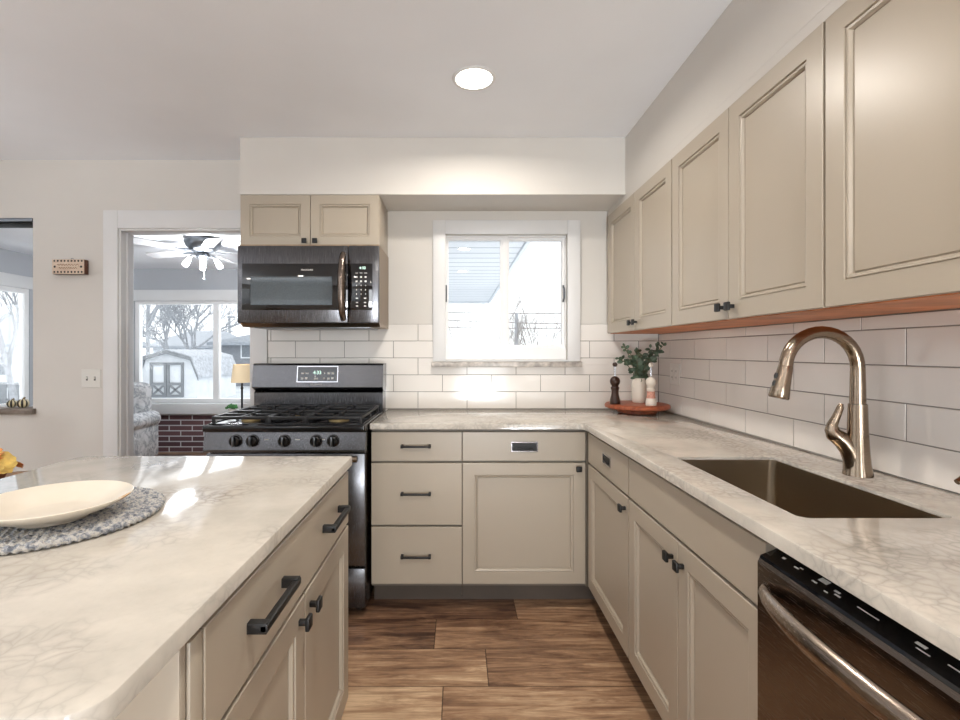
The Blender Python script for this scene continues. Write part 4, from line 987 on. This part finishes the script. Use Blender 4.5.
for q, (a_, b_) in enumerate(((150.5, 167), (167.4, 184))):
    x0, x1, z0, z1 = PX(a_, ys0), PX(b_, ys0), PZ(397, ys0), PZ(362.5, ys0); w = .1
    mb = MB(); mb.wall(lambda u, v, d: Vector((u, ys0 - .06 + d, v)), x0, x1, z0, z1, .055, [(x0 + w, x1 - w, z0 + w, z0 + .5), (x0 + w, x1 - w, z0 + .6, z1 - w)])
    for sg in (-1, 1):
        p0 = Vector((x0 + w, 0, z0 + w)) if sg > 0 else Vector((x1 - w, 0, z0 + w)); p1 = Vector((x1 - w, 0, z0 + .5)) if sg > 0 else Vector((x0 + w, 0, z0 + .5))
        d_ = p1 - p0; L = d_.length; ang = math.atan2(d_.z, d_.x)
        mb.box(0, L, ys0 - .055, ys0 - .01, -.035, .035, mat=Matrix.Translation((p0.x, 0, p0.z)) @ Matrix.Rotation(-ang, 4, 'Y'))
    mb.build('door', trimg, s, smooth=0)
# houses
def house(label, x0, x1, y0, y1, zw, zr, wallm, roofm, hip, wins):
    t = thing('house', label, 'house', ((x0 + x1) / 2, (y0 + y1) / 2, GZ), 'houses beyond the yard')
    MB().box(x0, x1, y0, y1, GZ, zw).build('walls', wallm, t, smooth=0)
    ov = .5; xa, xb, ya, yb = x0 - ov, x1 + ov, y0 - ov, y1 + ov; mb = MB(); ym = (ya + yb) / 2
    V = [mb.bm.verts.new(c_) for c_ in ((xa, ya, zw - .05), (xb, ya, zw - .05), (xb, yb, zw - .05), (xa, yb, zw - .05), (xa, ya, zw + .12), (xb, ya, zw + .12), (xb, yb, zw + .12), (xa, yb, zw + .12), (xa + hip, ym, zr), (xb - hip, ym, zr))]
    for ids in ((0, 1, 2, 3), (0, 1, 5, 4), (1, 2, 6, 5), (2, 3, 7, 6), (3, 0, 4, 7), (4, 5, 9, 8), (6, 7, 8, 9), (5, 6, 9), (7, 4, 8)): mb.bm.faces.new([V[i] for i in ids])
    mb.build('roof', roofm, t, smooth=0)
    for (wx, wz, ww_, wh) in wins:
        mb = MB(); mb.box(wx - ww_, wx + ww_, y0 - .04, y0 - .002, wz - wh, wz + wh); w_ = mb.build('window', siding, t, smooth=0)
        MB().box(wx - ww_ + .08, wx + ww_ - .08, y0 - .05, y0 - .0405, wz - wh + .08, wz + wh - .08).build('pane', plain('house_pane', (120, 128, 136), .2) if 'house_pane' not in bpy.data.materials else bpy.data.materials['house_pane'], w_, smooth=0)
hy = 36
house('low house with a snowy hipped roof behind the shed', PX(153, hy), PX(206, hy), hy, hy + 8, PZ(347.5, hy), PZ(331, hy + 4), siding, snowroof, 1.0, [(PX(172, hy), PZ(350.5, hy), .5, .2), (PX(196, hy), PZ(350.5, hy), .7, .2)])
hy = 30
house('grey house with one window seen beside the sunroom mullion', PX(219, hy), PX(300, hy), hy, hy + 9, PZ(344.5, hy), PZ(328, hy + 4.5), plain('grey_siding', (138, 142, 148), .8), plain('blue_grey_roof', (158, 164, 172), .9, vary=.08), 3.0, [(PX(249, hy), PZ(351, hy), .5, .45)])
house('distant house seen through the side window of the sunroom', -38, -24.5, 29, 38, 1.6, 3.9, siding, snowroof, 1.5, [(-27.2, .4, .6, .6)])
# bare trees
twigm = plain('brown_twig', (140, 134, 130), .9, vary=.1)
barkm = plain('hazy_bark', (168, 171, 176), .95, vary=.12, vscale=12)  # bark colour paled to stand in for overexposed outdoor haze
def tree(label, x, y, h, r0, seed, n=4, spread=.5, trunks=1, depth=4, name='bare_tree', cat='tree', lean=0, group='bare winter trees', clear=.25):
    rs = random.Random(seed); mb = MB()
    def grow(p, d, L, r_, dep):
        pts = [p]; dd = d.copy()
        for k in range(3):
            dd = (dd + Vector((rs.uniform(-.12, .12), rs.uniform(-.12, .12), rs.uniform(0, .1)))).normalized(); pts.append(pts[-1] + dd * L / 3)
        mb.tube(pts, [r_, r_ * .86, r_ * .74, r_ * .62], 6 if dep > 1 else 4)
        if dep <= 0: return
        for k in range(n):
            u = rs.uniform(.3, 1) if k else 1.0; q = pts[1].lerp(pts[3], u) if u < 1 else pts[3]
            a = rs.uniform(0, 2 * PI); sp_ = rs.uniform(.5, 1.2) * spread; o_ = dd.orthogonal().normalized(); o2 = dd.cross(o_)
            grow(q, (dd + (o_ * math.cos(a) + o2 * math.sin(a)) * sp_ + Vector((0, 0, .12))).normalized(), L * rs.uniform(.55, .8), r_ * .55, dep - 1)
    for k in range(trunks):
        a = 2 * PI * k / max(1, trunks); off = Vector((math.cos(a), math.sin(a) * .4, 0)) * (r0 * 1.2 if trunks > 1 else 0)
        grow(Vector((x, y, GZ - .05)) + off, Vector((off.x * .35 / max(r0, .01) + lean, 0, 1)).normalized(), h * .42, r0, depth)
    o = mb.build(name, barkm if name == 'bare_tree' else twigm, smooth=60); return tag(o, label, cat, group)
tree('large forked bare tree behind the shed', PX(187, 30), 29.5, 6.6, .13, 4, 5, .85, 2, 4)
tree('bare tree trunk at the left edge of the sunroom window', PX(149, 24), 24, 11, .13, 9, 4, .6, 1)
tree('broad leafless tree over the low house\'s right end', PX(211, 62), 62, 6.0, .14, 21, 4, .8, 2, 4)
tree('bare tree outside the sunroom side window', -15.3, 17, 6.5, .12, 31, 4, .7, 1)
fn = thing('board_fence', 'grey board fence outside the sunroom side window', 'fence', (-15, 18.5, GZ))
for k in range(14):
    MB().box(-19 + k * .5, -19 + k * .5 + .44, 18.5, 18.53, GZ, .1).build('board', trimg, fn, smooth=0)
for z in (-.6, -.1): MB().box(-19, -12.1, 18.532, 18.57, z, z + .09).build('rail', trimg, fn, smooth=0)
# utility pole
pxx = PX(229.5, 45); t = thing('utility_pole', 'thin utility pole rising above the grey house roof', 'pole', (pxx, 45, GZ))
MB().cyl((pxx, 45, GZ), (pxx, 45, PZ(317, 45)), .13, .1).build('post', barkm, t); mb = MB(); mb.box(pxx - .2, pxx + .5, 44.95, 45.05, PZ(318, 45), PZ(317, 45) + .08); mb.build('crossarm', barkm, t)
# shrubs, wires and fence post seen through the kitchen window
twig = barkm
for k, (xx, yy, h, lab) in enumerate(((459, 19, 3.6, 'leafless shrub at the left pane of the kitchen window'), (470, 15.5, 3.4, 'tall forked leafless shrub behind the left pane'), (485, 23, 3.4, 'leafless shrub by the kitchen window\'s middle bar'),
        (524, 19, 3.2, 'low leafless shrub at the left of the right pane'), (536, 24, 3.9, 'leafless shrub in the middle of the right pane'), (556, 13, 2.9, 'leafless shrub at the right edge of the right pane'))):
    tree(lab, PX(xx, yy), yy, h * 1.3, .022, 40 + k, 4, .5, 2, 3, 'bare_shrub', 'shrub', 0, 'leafless shrubs outside the kitchen window')
mb = MB().cyl((PX(516.5, 17), 17, GZ), (PX(516.5, 17), 17, PZ(313, 17)), .06); tag(mb.build('wooden_post', barkm), 'plain grey post standing behind the right window pane', 'post')
pl = thing('power_line', 'overhead power line strung across the kitchen window view', 'power line', (PX(560, 31), 31, GZ))
for xx in (360, 760): mb = MB().cyl((PX(xx, 31), 31, GZ), (PX(xx, 31), 31, 4.4), .12, .09); mb.build('post', barkm, pl)
for ya, yb in ((309.5, 308), (316, 322), (325, 322)):
    mb = MB(); pts = [(PX(360 + 400 * u, 31), 31, PZ(ya + (yb - ya) * u, 31) - .3 * math.sin(PI * u)) for u in [i / 16 for i in range(17)]]
    mb.tube(pts, .03, 5); mb.build('cable', twigm, pl)
# covered carport roof outside the kitchen window
CX1 = .70; ZP = 2.41
t = thing('carport_roof', 'white slatted carport roof outside the kitchen window', 'roof', (.2, 7, GZ))
soff = NT('white_soffit_panels'); pp = soff.pos(); sx_ = soff.n('ShaderNodeSeparateXYZ'); soff.l(pp, sx_.inputs[0])
fr = soff.math('FRACT', soff.math('DIVIDE', sx_.outputs[1], .3)); gp = soff.math('LESS_THAN', fr, .12); soff.set(.6, 0, .3, soff.mix(gp, lin((226, 229, 232)), lin((170, 176, 182)))); soff.bump(gp, .3, .01)
mb = MB(); mb.box(-.33, CX1, YB + WT + .02, 11.2, ZP, ZP + .12); mb.build('ceiling_panels', soff.m, t, smooth=0)
mb = MB(); mb.box(-.33, CX1 + .02, 11.21, 11.26, ZP - .05, ZP + .16); mb.box(CX1 + .005, CX1 + .045, YB + WT + .02, 11.2, ZP - .03, ZP + .16); mb.build('fascia', siding, t, smooth=0)
for x in (-.27,):
    MB().box(x - .05, x + .05, 11.0, 11.1, GZ, ZP - .001).build('post', siding, t, smooth=0)
